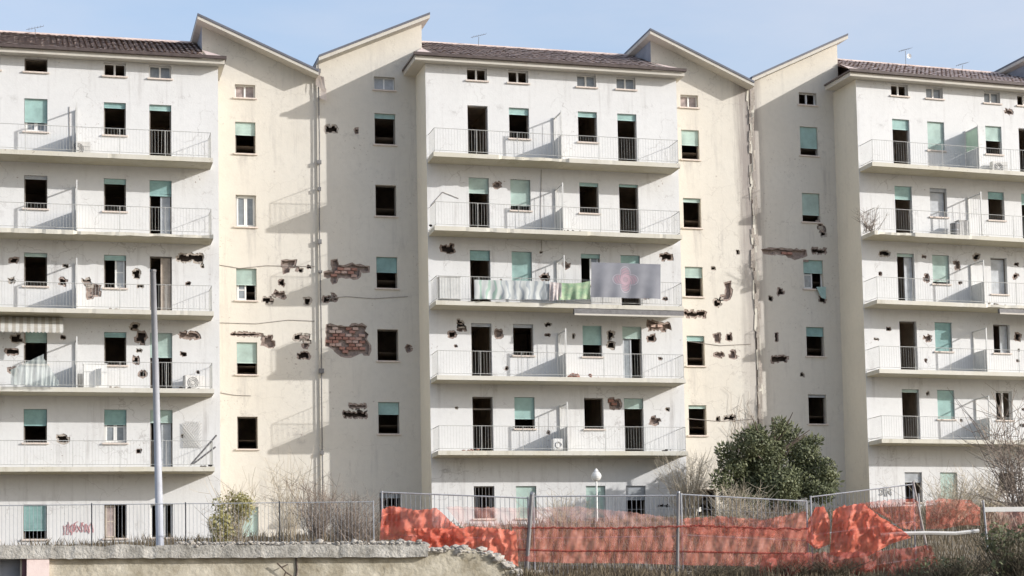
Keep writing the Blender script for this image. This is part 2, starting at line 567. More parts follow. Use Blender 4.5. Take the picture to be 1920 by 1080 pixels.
def window(B, u0, u1, z0, z1, y, sp, rnd, kind):
    """sp: dict(s=closed fraction, l=leaf code, c=shutter colour, g=bars)"""
    name = {'w': 'window', 'd': 'balcony_door', 'a': 'attic_window'}[kind]
    i = 0.004
    mb = MB()
    ring(mb, u0+i, u1-i, z0+i, z1-i, y+0.19, y+0.25, 0.045)
    l = sp.get('l', '')
    if 'm' in l:
        c = (u0+u1)/2+sp.get('off', 0)
        mb.box(c-0.035, c+0.035, y+0.17, y+0.255, z0+0.045, z1-0.045)
    if 't' in l:
        mb.box(u0+0.045, u1-0.045, y+0.18, y+0.255, z1-0.52, z1-0.46)
    fr = B.part(name, mb, M['frame'] if 'W' in l or 'm' in l else M['dkframe'])
    if kind != 'd':
        s = MB()
        s.box(u0-0.07, u1+0.07, y-0.07, y+0.17, z0-0.045, z0+0.012)
        B.part('sill', s, M['sill'], parent=fr)
    f = sp.get('s', 0)
    if f > 0:
        s = MB()
        zb = z1-0.004-(z1-z0)*f
        shutter(s, u0+0.012, u1-0.012, max(zb, z0+0.02), z1-0.01, y+0.10, sp.get('tilt', rnd.uniform(-0.012, 0.012)))
        B.part('shutter', s, M[sp.get('c') or rnd.choice(('teal', 'teal', 'teal3', 'teal2'))], sp.get('sl'), parent=fr)
    def leaf(a, b, mat_, glass, za=z0+0.05, zb=z1-0.05, nb=1, yy=0.2):
        s = MB()
        ring(s, a, b, za, zb, y+yy-0.03, y+yy+0.02, 0.06)
        for k in range(nb):
            zz = za+(zb-za)*(k+1)/(nb+1)
            s.box(a+0.06, b-0.06, y+yy-0.02, y+yy+0.01, zz-0.02, zz+0.02)
        B.part('casement', s, mat_, parent=fr)
        g = MB()
        g.box(a+0.06, b-0.06, y+yy-0.008, y+yy+0.004, za+0.06, zb-0.06)
        B.part('pane', g, glass, parent=fr)
    c = (u0+u1)/2
    if 'C' in l:      # closed pair of glazed leaves
        leaf(u0+0.05, c-0.003, M['frame'], M['pane'], nb=sp.get('nb', 0))
        leaf(c+0.003, u1-0.05, M['frame'], M['pane'], nb=sp.get('nb', 0))
    if 'L' in l:
        leaf(u0+0.05, c, M[sp.get('lm', 'frame')], M[sp.get('lg', 'pane')], nb=sp.get('nb', 1))
    if 'R' in l:
        leaf(c, u1-0.05, M[sp.get('lm', 'frame')], M[sp.get('lg', 'pane')], nb=sp.get('nb', 1))
    if 'g' in l:      # iron grille
        s = MB()
        n = 6
        for k in range(n):
            x = u0+(u1-u0)*(k+0.5)/n
            s.tube((x, y+0.06, z0), (x, y+0.06, z1), 0.012, 4)
        s.box(u0, u1, y+0.05, y+0.07, z0+0.4, z0+0.43)
        B.part('window_grille', s, M['dkmetal'], parent=fr)
    if 'P' in l:      # dusty panes behind mullion
        g = MB()
        g.box(u0+0.045, u1-0.045, y+0.215, y+0.225, z0+0.045, z1-0.045)
        B.part('pane', g, M[sp.get('lg', 'paledust')], parent=fr)

def brickwork(B, hole, P, y, rnd, hide=0.25):
    x0, x1 = min(p[0] for p in P), max(p[0] for p in P)
    z0, z1 = min(p[1] for p in P), max(p[1] for p in P)
    bw, bh = 0.27, 0.135
    me = None
    r = 0
    z = z0
    while z < z1:
        x = x0-(bw/2 if r % 2 else 0)
        while x < x1+bw:
            cx, cz = x+bw/2, z+bh/2
            ok = all(inpoly(cx+dx*bw*0.42, cz+dz*bh*0.38, P) for dx in (-1, 1) for dz in (-1, 1))
            if ok and rnd.random() > hide:
                if me is None:
                    q = MB()
                    q.box(-bw/2+0.008, bw/2-0.008, -0.05, 0.05, -bh/2+0.008, bh/2-0.008)
                    o = q.build('brick', M['brick'], hole)
                    me = o.data
                else:
                    o = bpy.data.objects.new('brick', me)
                    COL.objects.link(o)
                    o.parent = hole
                o.location = (cx+rnd.uniform(-.01, .01), y+rnd.uniform(0.075, 0.125), cz)
                o.rotation_euler = (rnd.uniform(-.08, .08), rnd.uniform(-.06, .06), rnd.uniform(-.15, .15))
                o.scale = (rnd.uniform(0.85, 1), 1, rnd.uniform(0.85, 1))
            x += bw
        z += bh
        r += 1

def make_holes(B, y, lst, rnd):
    """lst of (px0, px1, py0, py1, kind) in photo pixels on wall plane y, or (polygon of photo pixels, kind).
    Returns the openings for the wall; builds the broken rim, the cavity and the bricks as parts"""
    out = []
    b = B.b
    for it in lst:
        kd = it[-1]
        if it[0] == 'uz':
            _, ua, ub, zb, zt, kd = it
            P = ragged(ua, ub, zb, zt, rnd, min(ub-ua, zt-zb)*.25, max(0.06, min(ub-ua, zt-zb)*0.5))
        elif len(it) == 5:
            x0, x1, y0, y1, kd = it
            ua, za = at(x0, (y0+y1)/2, y, b)
            ub, _ = at(x1, (y0+y1)/2, y, b)
            _, zt = at((x0+x1)/2, y0, y, b)
            _, zb = at((x0+x1)/2, y1, y, b)
            w, h = ub-ua, zt-zb
            j = min(0.07, w*0.22, h*0.26)
            P = ragged(ua, ub, zb, zt, rnd, j, max(0.08, min(w, h)*0.5))
        else:
            Q = [at(px, py, y, b) for px, py in it[0]]
            P = []
            for k in range(len(Q)):
                (ax, az), (cx, cz) = Q[k], Q[(k+1) % len(Q)]
                n = max(1, int(math.hypot(cx-ax, cz-az)/0.13))
                for i in range(n):
                    t = i/n
                    P.append((ax+(cx-ax)*t+rnd.uniform(-.035, .035), az+(cz-az)*t+rnd.uniform(-.03, .03)))
            ua, ub = min(p[0] for p in P), max(p[0] for p in P)
            zb, zt = min(p[1] for p in P), max(p[1] for p in P)
        cx, cz = (ua+ub)/2, (zb+zt)/2
        # outer rim where the skim coat has come off: shallow and uneven
        ext = 0.035 if kd == 's' else 0.07
        n = len(P)
        off = []
        area = sum(P[k][0]*P[(k+1) % n][1]-P[(k+1) % n][0]*P[k][1] for k in range(n))
        sg = 1 if area > 0 else -1
        for k in range(n):
            p0, p1 = P[k-1], P[(k+1) % n]
            tx, tz = p1[0]-p0[0], p1[1]-p0[1]
            L = math.hypot(tx, tz) or 1
            e = ext*rnd.uniform(0.25, 1.6)
            off.append((P[k][0]+sg*tz/L*e, P[k][1]-sg*tx/L*e))
        bb = [(min(q[0] for q in off), min(q[1] for q in off)), (max(q[0] for q in off), max(q[1] for q in off))]
        out.append((off, 0.028))
        rim = MB()
        m = 0.05
        wall_with_holes(rim, [(bb[0][0]-m, bb[0][1]-m), (bb[1][0]+m, bb[0][1]-m), (bb[1][0]+m, bb[1][1]+m), (bb[0][0]-m, bb[1][1]+m)], [(P, 0.13)], y+0.026)
        rm = B.part('wall_hole', rim, M['mortar' if kd in 'bB' or rnd.random() < .5 else 'rim'], 'patch of fallen plaster showing brickwork' if kd == 'B' else None)
        mb = MB()
        mm = 0.04
        back = y+(0.37 if kd in 'ds' else 0.165)
        X0, X1, Z0, Z1 = ua-mm, ub+mm, zb-mm, zt+mm
        mb.face([(X0, back, Z0), (X1, back, Z0), (X1, back, Z1), (X0, back, Z1)])
        for (a_, c_), (d_, e_) in (((X0, Z0), (X1, Z0)), ((X1, Z0), (X1, Z1)), ((X1, Z1), (X0, Z1)), ((X0, Z1), (X0, Z0))):
            mb.face([(a_, y+0.15, c_), (d_, y+0.15, e_), (d_, back, e_), (a_, back, c_)])
        B.part('cavity', mb, M['cavity'] if kd in 'ds' else M['mortar'], parent=rm)
        if kd in 'bB':
            brickwork(B, rm, P, y, rnd, 0.14 if kd == 'B' else 0.35)
        elif (ub-ua) > .5 and (zt-zb) > .18:
            brickwork(B, rm, P, y+.04, rnd, 0.8)
    return out

RAIL_ME = {}
def railing_mesh(kind):
    if kind in RAIL_ME:
        return RAIL_ME[kind]
    rnd = random.Random(kind)
    mb = MB()
    u0, u1 = -1.29, 8.91
    y = -1.235
    def bar(x, yy, z0, z1, lean=0):
        r = 0.0046
        mb.tube((x, yy, z0), (x+lean, yy, z1), r, 4, cap=False)
    n = int((u1-u0)/0.115)
    gap = rnd.uniform(u0, u1-1)
    for k in range(n+1):
        x = u0+(u1-u0)*k/n
        if kind >= 3 and gap < x < gap+0.9:
            continue
        bar(x, y, 0.09, 0.99, rnd.gauss(0, 0.012) if rnd.random() < 0.2 else 0)
    for x in (u0, u1):
        for k in range(1, 11):
            bar(x, y+k*0.115, 0.09, 0.99)
        mb.tube((x, y, 1.0), (x, -0.01, 1.0), 0.013, 5)
        mb.tube((x, y, 0.09), (x, -0.01, 0.09), 0.011, 5)
    s = rnd.uniform(-0.03, 0.03)
    mb.tube((u0, y, 1.0), (3.9, y, 1.0+s), 0.013, 5)
    mb.tube((3.9, y, 1.0+s), (u1, y, 1.0), 0.013, 5)
    mb.tube((u0, y, 0.09), (u1, y, 0.09), 0.011, 5)
    for k in range(7):
        x = u0+(u1-u0)*k/6
        mb.tube((x, y, -0.02), (x, y, 1.0), 0.012, 5)
    o = mb.build('railing', M['rail'])
    RAIL_ME[kind] = o.data
    bpy.data.objects.remove(o)
    return RAIL_ME[kind]

def balcony(B, k, rnd, part_kind='low', broken=(), label=None):
    z = 3.0*(k-1)
    u0, u1 = -1.35, 8.98
    mb = MB()
    n = 74
    T, th = 0.0, 0.175
    prof = []
    for i in range(n+1):
        u = u0+(u1-u0)*i/n
        dmg = any(a < u < c for a, c in broken)
        wv = 0.5+0.5*mnoise.noise(Vector((u*1.7+B.b*9, k*5.3, 0.3)))
        w3 = 0.5+0.5*mnoise.noise(Vector((u*4.1+B.b*7, k*3.1, 2.3)))
        fy = -1.3+(0.03+0.09*wv*w3*2 if dmg else max(0, w3-0.68)*0.16)
        zt = z-(0.05*wv if dmg else 0)
        zb = z-th+(0.07*w3 if dmg else max(0, w3-0.66)*0.10)
        if i in (0, n):
            fy, zt, zb = -1.3, z, z-th
        prof.append((u, fy, zt, zb))
    for i in range(n):
        a, c = prof[i], prof[i+1]
        mb.face([(a[0], a[1], a[2]), (c[0], c[1], c[2]), (c[0], 0.05, z), (a[0], 0.05, z)])
        mb.face([(a[0], a[1], a[3]), (c[0], c[1], c[3]), (c[0], c[1], c[2]), (a[0], a[1], a[2])])
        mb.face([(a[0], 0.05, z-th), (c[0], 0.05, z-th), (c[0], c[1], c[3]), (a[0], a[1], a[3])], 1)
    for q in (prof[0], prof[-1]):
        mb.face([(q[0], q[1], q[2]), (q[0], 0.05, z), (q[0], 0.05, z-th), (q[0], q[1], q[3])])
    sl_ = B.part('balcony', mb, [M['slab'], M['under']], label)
    o = bpy.data.objects.new('railing', railing_mesh(rnd.choice((1, 2, 3, 4))))
    COL.objects.link(o)
    o.parent = sl_
    o.location = (0, 0, z)
    if part_kind:
        m = MB()
        u = 3.95
        if 'low' in part_kind:
            m.box(u-0.015, u+0.015, -1.2, -0.03, z+0.02, z+1.0)
        for yy in (-1.2, -0.05):
            m.box(u-0.025, u+0.025, yy-0.025, yy+0.025, z, z+(2.0 if 'frame' in part_kind or 'green' in part_kind else 1.95))
        m.box(u-0.02, u+0.02, -1.2, -0.05, z+1.9, z+1.95)
        if 'green' in part_kind:
            m.box(u-0.01, u+0.01, -1.17, -0.08, z+1.02, z+1.9, 1)
        if 'frame' in part_kind:
            for q in range(1, 5):
                m.tube((u, -1.2+q*0.23, z+1), (u, -1.2+q*0.23, z+1.9), 0.01, 4)
        B.part('partition', m, [M['screen'], M['greenscr']], parent=sl_)
    return sl_

def interior(B, u0, u1, y0, y1, zs, cross, ceiling):
    mb = MB()
    for z in zs:
        mb.face([(u0, y0, z), (u1, y0, z), (u1, y1, z), (u0, y1, z)])
        if z > zs[0]:
            mb.face([(u0, y0, z-0.25), (u1, y0, z-0.25), (u1, y1, z-0.25), (u0, y1, z-0.25)])
    mb.face([(u0, y0, ceiling), (u1, y0, ceiling), (u1, y1, ceiling), (u0, y1, ceiling)])
    mb.face([(u0, y1, zs[0]), (u1, y1, zs[0]), (u1, y1, ceiling), (u0, y1, ceiling)])
    for x in [u0, u1]+cross:
        mb.face([(x, y0, zs[0]), (x, y1, zs[0]), (x, y1, ceiling), (x, y0, ceiling)])
    B.part('interior_room', mb, M['room'])

def roof_tiles(B, u0, u1, y0, z0, y1, z1, pitch=0.21):
    """curved tile courses: ridged columns and overlapping rows"""
    mb = MB()
    n = int((u1-u0)/pitch)
    L = math.hypot(y1-y0, z1-z0)
    rows = int(L/0.42)
    prof = [(0, 0.0), (0.14, 0.014), (0.34, 0.02), (0.54, 0.014), (0.7, 0.0), (1.0, -0.003)]
    rnd = random.Random(5)
    for i in range(n):
        a = u0+(u1-u0)*i/n
        w = (u1-u0)/n
        for r in range(rows):
            t0, t1 = r/rows, (r+1.08)/rows
            j = rnd.uniform(-0.012, 0.02)
            for k in range(5):
                (p, h), (q, g) = prof[k], prof[k+1]
                pa = (a+w*p, y0+(y1-y0)*t0, z0+(z1-z0)*t0+h+0.035+j)
                pb = (a+w*q, y0+(y1-y0)*t0, z0+(z1-z0)*t0+g+0.035+j)
                pc = (a+w*q, y0+(y1-y0)*t1, z0+(z1-z0)*t1+g+j)
                pd = (a+w*p, y0+(y1-y0)*t1, z0+(z1-z0)*t1+h+j)
                mb.face([pa, pb, pc, pd])
    return mb

def wing(B, side, states, holes, rnd):
    b = B.b
    if side == 'R':
        ua, ub = 8.85, JR[b]
        za, zb = 18.40, 16.46
        wu = WWR
    else:
        ua, ub = JL[b], -1.10
        za, zb = 16.42, 18.42
        if b == 2:
            za = 16.20
        wu = WWL
    zz = lambda u: za+(zb-za)*(u-ua)/(ub-ua)
    y = RW+(0.28 if (b == 2 and side == 'L') else 0.0)
    if b == 2 and side == 'L':
        wu = (WWL[0]+0.05, WWL[1]+0.05)
    ops, wins = [], []
    for fl, sp in states.items():
        if sp is None:
            continue
        if fl == 6:
            z1 = 15.86
            z0 = 15.30
        elif fl == 0:
            z1 = -1.30
            z0 = -2.62
        else:
            z1 = 3*(fl-1)+2.31
            z0 = z1-1.31
        z0 += sp.get('dz0', 0)
        z1 += sp.get('dz1', 0)
        a, c = wu[0]+sp.get('da', 0), wu[1]+sp.get('dc', 0)
        ops.append(([(a, z0), (c, z0), (c, z1), (a, z1)], 0.27))
        wins.append((a, c, z0, z1, sp, 'a' if fl == 6 else 'w'))
    hl = make_holes(B, y, holes, rnd)
    mb = MB()
    th = 0.21
    outer = [(ua, -6), (ub, -6), (ub, zz(ub)-th), (ua, zz(ua)-th)]
    if side == 'R':
        outer = [(WR_, -6), (ub, -6), (ub, zz(ub)-th), (ua, zz(ua)-th), (ua, 15.9), (WR_, 15.9)]
    else:
        outer = [(ua, -6), (WL, -6), (WL, 15.9), (ub, 15.9), (ub, zz(ub)-th), (ua, zz(ua)-th)]
    wall_with_holes(mb, outer, ops+hl, y)
    # flank walls
    hx = ua if side == 'R' else ub
    lx = ub if side == 'R' else ua
    fl_ = MB()
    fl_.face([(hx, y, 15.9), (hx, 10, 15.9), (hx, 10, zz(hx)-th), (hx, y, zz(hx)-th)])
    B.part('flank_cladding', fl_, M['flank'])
    mb.face([(lx, y, -6), (lx, 10, -6), (lx, 10, zz(lx)-th), (lx, y, zz(lx)-th)])
    mb.face([(ua, 10, -6), (ub, 10, -6), (ub, 10, zz(ub)-th), (ua, 10, zz(ua)-th)])
    jm = 'cream_joint' if (b == 1 and side == 'R') or (b == 2 and side == 'L') else 'cream'
    B.part('wall', mb, M[jm], 'cream stair wing wall under a sloping roof')
    for w in wins:
        window(B, w[0], w[1], w[2], w[3], y, w[4], rnd, w[5])
    # roof slab
    e = 0.22
    A, C = ua-(e if side == 'R' else 0.0), ub+(e if side == 'L' else 0.0)
    zA, zC = zz(ua)-(0 if side == 'L' else -e*0.42), zz(ub)+(e*0.45 if side == 'L' else 0)
    yf = y-0.75
    mb = MB()
    def prism(yf, yb, t0, t1, mi, A=A, C=C):
        p = [(A, zA-t0), (C, zC-t0), (C, zC-t1), (A, zA-t1)]
        f = [(q[0], yf, q[1]) for q in p]
        g = [(q[0], yb, q[1]) for q in p]
        mb.face(f, mi)
        mb.face(g, mi)
        for k in range(4):
            mb.face([f[k], f[(k+1) % 4], g[(k+1) % 4], g[k]], mi)
    prism(yf+0.03, 10.3, 0.095, 0.235, 1)
    prism(yf, 10.3, 0.0, 0.092, 0)
    B.part('roof', mb, [M['sheet'], M['cornice']], 'sloping sheet roof of the cream wing')
    iu0, iu1 = (WR_+0.05, ub-0.1) if side == 'R' else (ua+0.1, WL-0.1)
    interior(B, iu0, iu1, y+0.385, y+4.5, [-3.2]+[3*k-1.6 for k in range(0, 6)]+[14.6], [], 16.1)

def block(b, label, W, AT, WRs, WLs, Hw, Hr, Hl, balc, seed):
    B = Bld(b, label)
    rnd = random.Random(seed)
    y = 0.0
    ops, wins = [], []
    for c, (a, d) in enumerate(COLS):
        for fl in range(0, 7):
            sp = (AT[c] if fl == 6 else W[fl][c])
            if sp is None:
                continue
            if fl == 6:
                z0, z1, kd = 15.36, 15.90, 'a'
            elif fl == 0:
                z0, z1, kd = -2.63, -1.31, 'w'
            else:
                z = 3*(fl-1)
                z1 = z+2.32
                kd = 'd' if c in (0, 3) else 'w'
                z0 = z+0.02 if kd == 'd' else z+1.02
            z0 += sp.get('dz0', 0)
            ops.append(([(a, z0), (d, z0), (d, z1), (a, z1)], 0.27))
            wins.append((a, d, z0, z1, sp, kd))
    extra, taken = [], []
    for it in Hw:
        if len(it) == 5:
            taken.append(at((it[0]+it[1])/2, (it[2]+it[3])/2, y, b))
    r2 = random.Random(seed*3)
    for _ in range(200):
        g0, g1 = r2.choice(((-1.1, 0.15), (1.35, 1.9), (3.1, 3.8), (4.1, 4.8), (6.0, 6.5), (7.7, 9.05)))
        zc = r2.choice((3, 3, 6, 6, 0))+r2.uniform(0.35, 2.35)
        w = r2.uniform(.07, .22)
        h = r2.uniform(.06, .14)
        uc = r2.uniform(g0+w, g1-w) if g1-g0 > 2*w else (g0+g1)/2
        if all(abs(uc-q[0]) > .42 or abs(zc-q[1]) > .38 for q in taken):
            taken.append((uc, zc))
            extra.append(('uz', uc-w/2, uc+w/2, zc-h/2, zc+h/2, 's'))
        if len(extra) >= 15:
            break
    hl = make_holes(B, y, list(Hw)+extra, rnd)
    mb = MB()
    wall_with_holes(mb, [(WL, -6), (WR_, -6), (WR_, 15.95), (WL, 15.95)], ops+hl, y)
    B.part('wall', mb, M['white'], 'white plastered front wall')
    mb = MB()
    mb.face([(WL, 0, -6), (WL, RW+.3, -6), (WL, RW+.3, 15.95), (WL, 0, 15.95)])
    mb.face([(WR_, 0, -6), (WR_, RW, -6), (WR_, RW, 15.95), (WR_, 0, 15.95)])
    mb.face([(WL, 10, -6), (WR_, 10, -6), (WR_, 10, 15.95), (WL, 10, 15.95)])
    if b == 0:
        mb.face([(WL, RW, -6), (WL, 10, -6), (WL, 10, 15.95), (WL, RW, 15.95)])
    B.part('wall', mb, M['return'], 'cream return wall at the side of the white front')
    for w in wins:
        window(B, w[0], w[1], w[2], w[3], y, w[4], rnd, w[5])
    interior(B, WL+0.1, WR_-0.1, 0.385, 5.5, [-3.2]+[3*k-0.02 for k in range(0, 6)], [1.6, 3.95, 6.2], 15.93)
    for k, (pk, br, lb) in balc.items():
        balcony(B, k, rnd, pk, br, lb)
    # cornice, gutter, tiled roof
    mb = MB()
    mb.box(-1.88, 9.52, -0.5, RW-0.004, 15.955, 16.125)
    B.part('cornice', mb, M['cornice'])
    mb = MB()
    mb.box(-1.95, 9.58, -0.63, -0.503, 16.13, 16.25)
    mb.box(-1.95, -1.89, -0.50, RW-0.01, 16.13, 16.20)
    mb.box(9.52, 9.58, -0.50, RW-0.01, 16.13, 16.20)
    B.part('gutter', mb, M['gutter'])
    ux0, ux1 = -1.10, 8.85
    yr, zr = 5.0, 18.24
    mb = roof_tiles(B, ux0, ux1, -0.60, 16.20, yr, zr)
    rf = B.part('roof', mb, M['tile'], 'low pitched roof of curved clay tiles', kind='stuff')
    mb = MB()
    for x0_, x1_ in ((ux0-0.8, ux0), (ux1+0.68, ux1)):
        mb.face([(x0_, -0.58, 16.22), (x1_, -0.58, 16.22), (x1_, RW, 17.20)])
    mb.face([(ux0, yr, zr), (ux1, yr, zr), (ux1, 10.6, 16.2), (ux0, 10.6, 16.2)])
    mb.face([(ux0, -0.5, 16.14), (ux1, -0.5, 16.14), (ux1, yr, zr-0.1), (ux0, yr, zr-0.1)])
    mb.tube((ux0, yr, zr+0.02), (ux1, yr, zr+0.02), 0.07, 8)
    B.part('roof_ridge', mb, M['tile'])
    wing(B, 'R', WRs, Hr, rnd)
    if WLs is not None:
        wing(B, 'L', WLs, Hl, rnd)
    return B

D = lambda s=0, **k: dict(s=s, **k)
mul_ = lambda **k: dict(s=0, l='m', **k)
mp_ = lambda **k: dict(s=0, l='mP', **k)
# ---- left block
W0 = {5: [D(.1), D(.68, l='WC'), D(.13), D(.08)],
      4: [D(0), D(.08, c='leaf_gray'), D(.13), D(.24, tilt=.03, l='R', lm='leaf_gray', lg='leaf_gray')],
      3: [D(0), D(.08), D(.12, l='R', lg='leaf_gray'), D(0, l='R', lm='leaf_beige', lg='leaf_beige')],
      2: [D(0), D(.32), D(.12), D(.40, c='teal2')],
      1: [D(0), D(.46), D(.42, l='WC', nb=1), D(.2, l='R', lm='leaf_gray', lg='leaf_gray')],
      0: [D(0), D(.72), D(0, l='L', lm='leaf_beige', lg='paledust'), D(0, l='m', off=.12)]}
A0 = [D(0), D(0), mul_(), mp_(lg='pane')]
WR0 = {6: D(0, l='mP'), 5: D(.38, c='teal2'), 4: D(0, l='WC'), 3: D(.48, l='WL', c='teal2', nb=2), 2: D(.60, c='teal2', tilt=.02), 1: D(0), 0: D(1.0, c='teal2')}
H0w = [(22, 32, 483, 492, 'd'), (18, 27, 522, 530, 'd'), (113, 124, 523, 533, 'd'), (158, 169, 523, 533, 'd'), (164, 184, 534, 556, 'b'),
       (250, 261, 508, 520, 'd'), (334, 379, 479, 488, 'd'), (24, 39, 629, 641, 'd'), (14, 35, 654, 664, 'd'), (19, 29, 691, 701, 'd'), (247, 257, 608, 619, 'd'),
       (258, 271, 624, 641, 'd'), (250, 260, 670, 681, 'd'), (262, 272, 695, 705, 'd'), (337, 371, 625, 633, 'b'), (110, 127, 816, 827, 'd')]
H0r = [([(530, 489), (553, 488), (551, 499), (542, 501), (541, 511), (533, 512), (534, 501), (530, 499)], 'b'), (556, 566, 503, 509, 's'), (575, 583, 497, 502, 's'), (522, 533, 525, 536, 'd'), (512, 533, 548, 557, 'b'), (494, 512, 560, 567, 'd'), (573, 580, 559, 570, 'd'),
       (433, 489, 625.5, 628.5, 'd'), (493, 512, 630, 648, 'b'), (554, 581, 629, 636, 'd'), (570, 580, 638, 650, 'b'), (559, 579, 662, 671, 'd')]
bal0 = {5: ('low', (), 'top floor balcony with grey cabinet and thin railing'), 4: ('low', ((3.9, 9),), None), 3: ('low', (), None), 2: ('low', (), None), 1: ('', (), None)}
B0 = block(0, 'white and cream apartment block cut off by the left edge, striped awning on a balcony', W0, A0, WR0, None, H0w, H0r, [], bal0, 11)
# ---- middle block
W1 = {5: [D(.0), D(.18), D(.14), D(.10)],
      4: [D(.26), D(.80), D(.08), D(.03)],
      3: [D(.16), D(1), D(.10, l='R', lg='pane'), D(.15)],
      2: [D(.04, c='leaf_gray'), D(.08, c='leaf_gray'), D(.58), D(.2, l='L', lm='leaf_gray', lg='pane')],
      1: [D(0, l='t'), D(.66), D(0), D(.17)],
      0: [D(0, l='g'), D(1, c='teal2'), D(1, c='teal2'), D(.42, c='leaf_gray')]}
A1 = [mul_(), mul_(), mp_(lg='pane'), mp_(lg='pane')]
WR1 = {6: D(0, l='mP'), 5: D(.48, c='teal2'), 4: D(.10, c='teal2'), 3: D(.33, c='teal2'), 2: D(.14), 1: D(.08, c='teal2'), 0: D(0, da=.25, dc=.35)}
WL1 = {6: D(0, l='mP', lg='leaf_gray'), 5: D(.12), 4: D(0), 3: D(.46), 2: D(0), 1: D(.36), 0: D(.12, l='g', c='leaf_gray', dz0=-.2, dz1=-.1)}
H1w = [(831, 851, 460, 472, 'd'), (1016, 1029, 515, 524, 'd'), (1056, 1065, 494, 501, 'b'), (1240, 1257, 477, 486, 'd'), (843, 853, 622, 633, 'd'), (857, 868, 601, 608, 'd'),
       (861, 872, 611, 619, 'b'), (931, 940, 620, 632, 'b'), (1141, 1150, 622, 634, 'd'), (1142, 1152, 641, 652, 'd'), (1215, 1254, 605, 618, 'b'), (1217, 1228, 630, 641, 'd'),
       (1143, 1161, 748, 763, 'b'), (1221, 1236, 784, 795, 'b'), (928, 937, 341, 350, 'b'), (1207, 1216, 547, 557, 'd')]
H1r = [([(1360, 532), (1370, 531), (1371, 544), (1368, 560), (1351, 563), (1353, 556), (1361, 554), (1363, 545)], 'b'), (1334, 1340, 500, 506, 's'), (1344, 1350, 783, 789, 's'), (1380, 1386, 470, 476, 's'), (1341, 1353, 564, 573, 'd'), (1285, 1322, 585, 592, 'd'), (1365, 1373, 626, 637, 'd'), (1341, 1350, 627, 640, 'b'),
       (1369, 1378, 660, 671, 'b'), (1341, 1356, 662, 668, 'b'), (1359, 1378, 780, 788, 'd'), (1296, 1303, 960, 961, 'd')][:-1]
H1l = [([(612, 611), (640, 613), (672, 610), (686, 612), (684, 622), (691, 626), (686, 636), (692, 648), (690, 664), (672, 661), (664, 668), (640, 667), (628, 660), (626, 652), (612, 648)], 'B'), ([(623, 489), (632, 488), (634, 498), (650, 500), (660, 496), (676, 499), (691, 500), (690, 508), (676, 506), (675, 518), (655, 520), (640, 517), (632, 519), (631, 530), (623, 531), (622, 519), (608, 518), (609, 510), (624, 509)], 'B'), 
       (606, 620, 557, 565, 'd'), (621, 631, 552, 564, 'b'), (645, 687, 774, 782, 'd'), (611, 634, 237, 247, 'd'), (666, 672, 243, 250, 'b'), (763, 770, 648, 658, 'b'), (655, 686, 760, 764, 'b')]
bal1 = {5: ('frame low', ((1.4, 4.2),), 'top floor balcony with crumbled front edge'), 4: ('frame low', (), None), 3: ('frame', (), None), 2: ('frame low', (), None), 1: ('frame low', (), None)}
B1 = block(1, 'middle white and cream apartment block with a dark banner on its third balcony', W1, A1, WR1, WL1, H1w, H1r, H1l, bal1, 12)
# ---- right block
W2 = {5: [D(.18, l=''), D(1, c='teal2'), D(.48, c='teal2'), D(0)],
      4: [D(.24), D(.08, c='leaf_gray', l='P', lg='leaf_gray'), D(.22), D(.2)],
      3: [D(.04, l='R', lm='leaf_gray', lg='leaf_gray'), D(.88, c='teal2'), D(0, l='P', lg='leaf_gray', dz0=-.35), D(.1)],
      2: [D(0), D(1), D(0, l='R', lm='leaf_gray', lg='leaf_gray'), D(.2)],
      1: [D(.04), D(1), D(0, l='m'), D(.2)],
      0: [D(.3, c='leaf_gray'), D(1, c='teal2'), D(0, dz0=.5), D(0)]}
A2 = [mul_(), mp_(lg='pane'), mp_(lg='pane'), mul_()]
WR2 = {6: mul_(), 5: D(.3), 4: D(.2), 3: D(.5), 2: D(.1), 1: D(.4)}
WL2 = {6: mul_(), 5: D(.70), 4: D(.72), 3: D(.42, l='WL', da=-.04, dc=.06), 2: D(.28), 1: D(.06, c='leaf_gray')}
H2w = [(1650, 1668, 472, 478, 'd'), (1733, 1741, 515, 526, 'b'), (1791, 1799, 490, 502, 'b'), (1827, 1836, 476, 485, 'd'), (1900, 1908, 513, 521, 'd'), (1735, 1745, 629, 641, 'b'),
       (1904, 1912, 627, 637, 'd'), (1886, 1896, 206, 213, 'b')]
H2l = [([(1430, 467), (1460, 467), (1500, 470), (1511, 470), (1510, 478), (1500, 484), (1484, 482), (1468, 477), (1456, 472), (1446, 476), (1432, 474)], 'b'), (1524, 1549, 468, 474, 'd'), (1454, 1459, 624, 640, 's'), (1441, 1449, 556, 563, 's'), (1535, 1543, 420, 430, 'd'), (1539, 1547, 431, 443, 'd'), (1459, 1468, 542, 551, 'd'), (1447, 1475, 668, 677, 'd'), (1539, 1548, 556, 565, 'd'),
       (1502, 1509, 700, 706, 's')]
bal2 = {5: ('green low', (), 'top floor balcony with green translucent partition'), 4: ('frame', ((-1.2, .5),), None), 3: ('low', ((4, 6),), None), 2: ('low', (), None), 1: ('low', (), None)}
B2 = block(2, 'white and cream apartment block running out of the right edge, shrub growing on its balcony', W2, A2, WR2, WL2, H2w, [], H2l, bal2, 13)

# ------------------------------------------------------------------ pieces fixed to the buildings
def fixed(B, name, mb, mats, label=None, smooth=False, parent=None):
    return B.part(name, mb, mats, label, parent=parent, smooth=smooth)

rp = random.Random(21)
def cable(B, pts, y, r=0.012, name='cable'):
    mb = MB()
    q = []
    for (x, py) in pts:
        u, z = at(x, py, y, B.b)
        q.append((u, y, z))
    mb.path(q, r, 4)
    fixed(B, name, mb, M['pipe'])

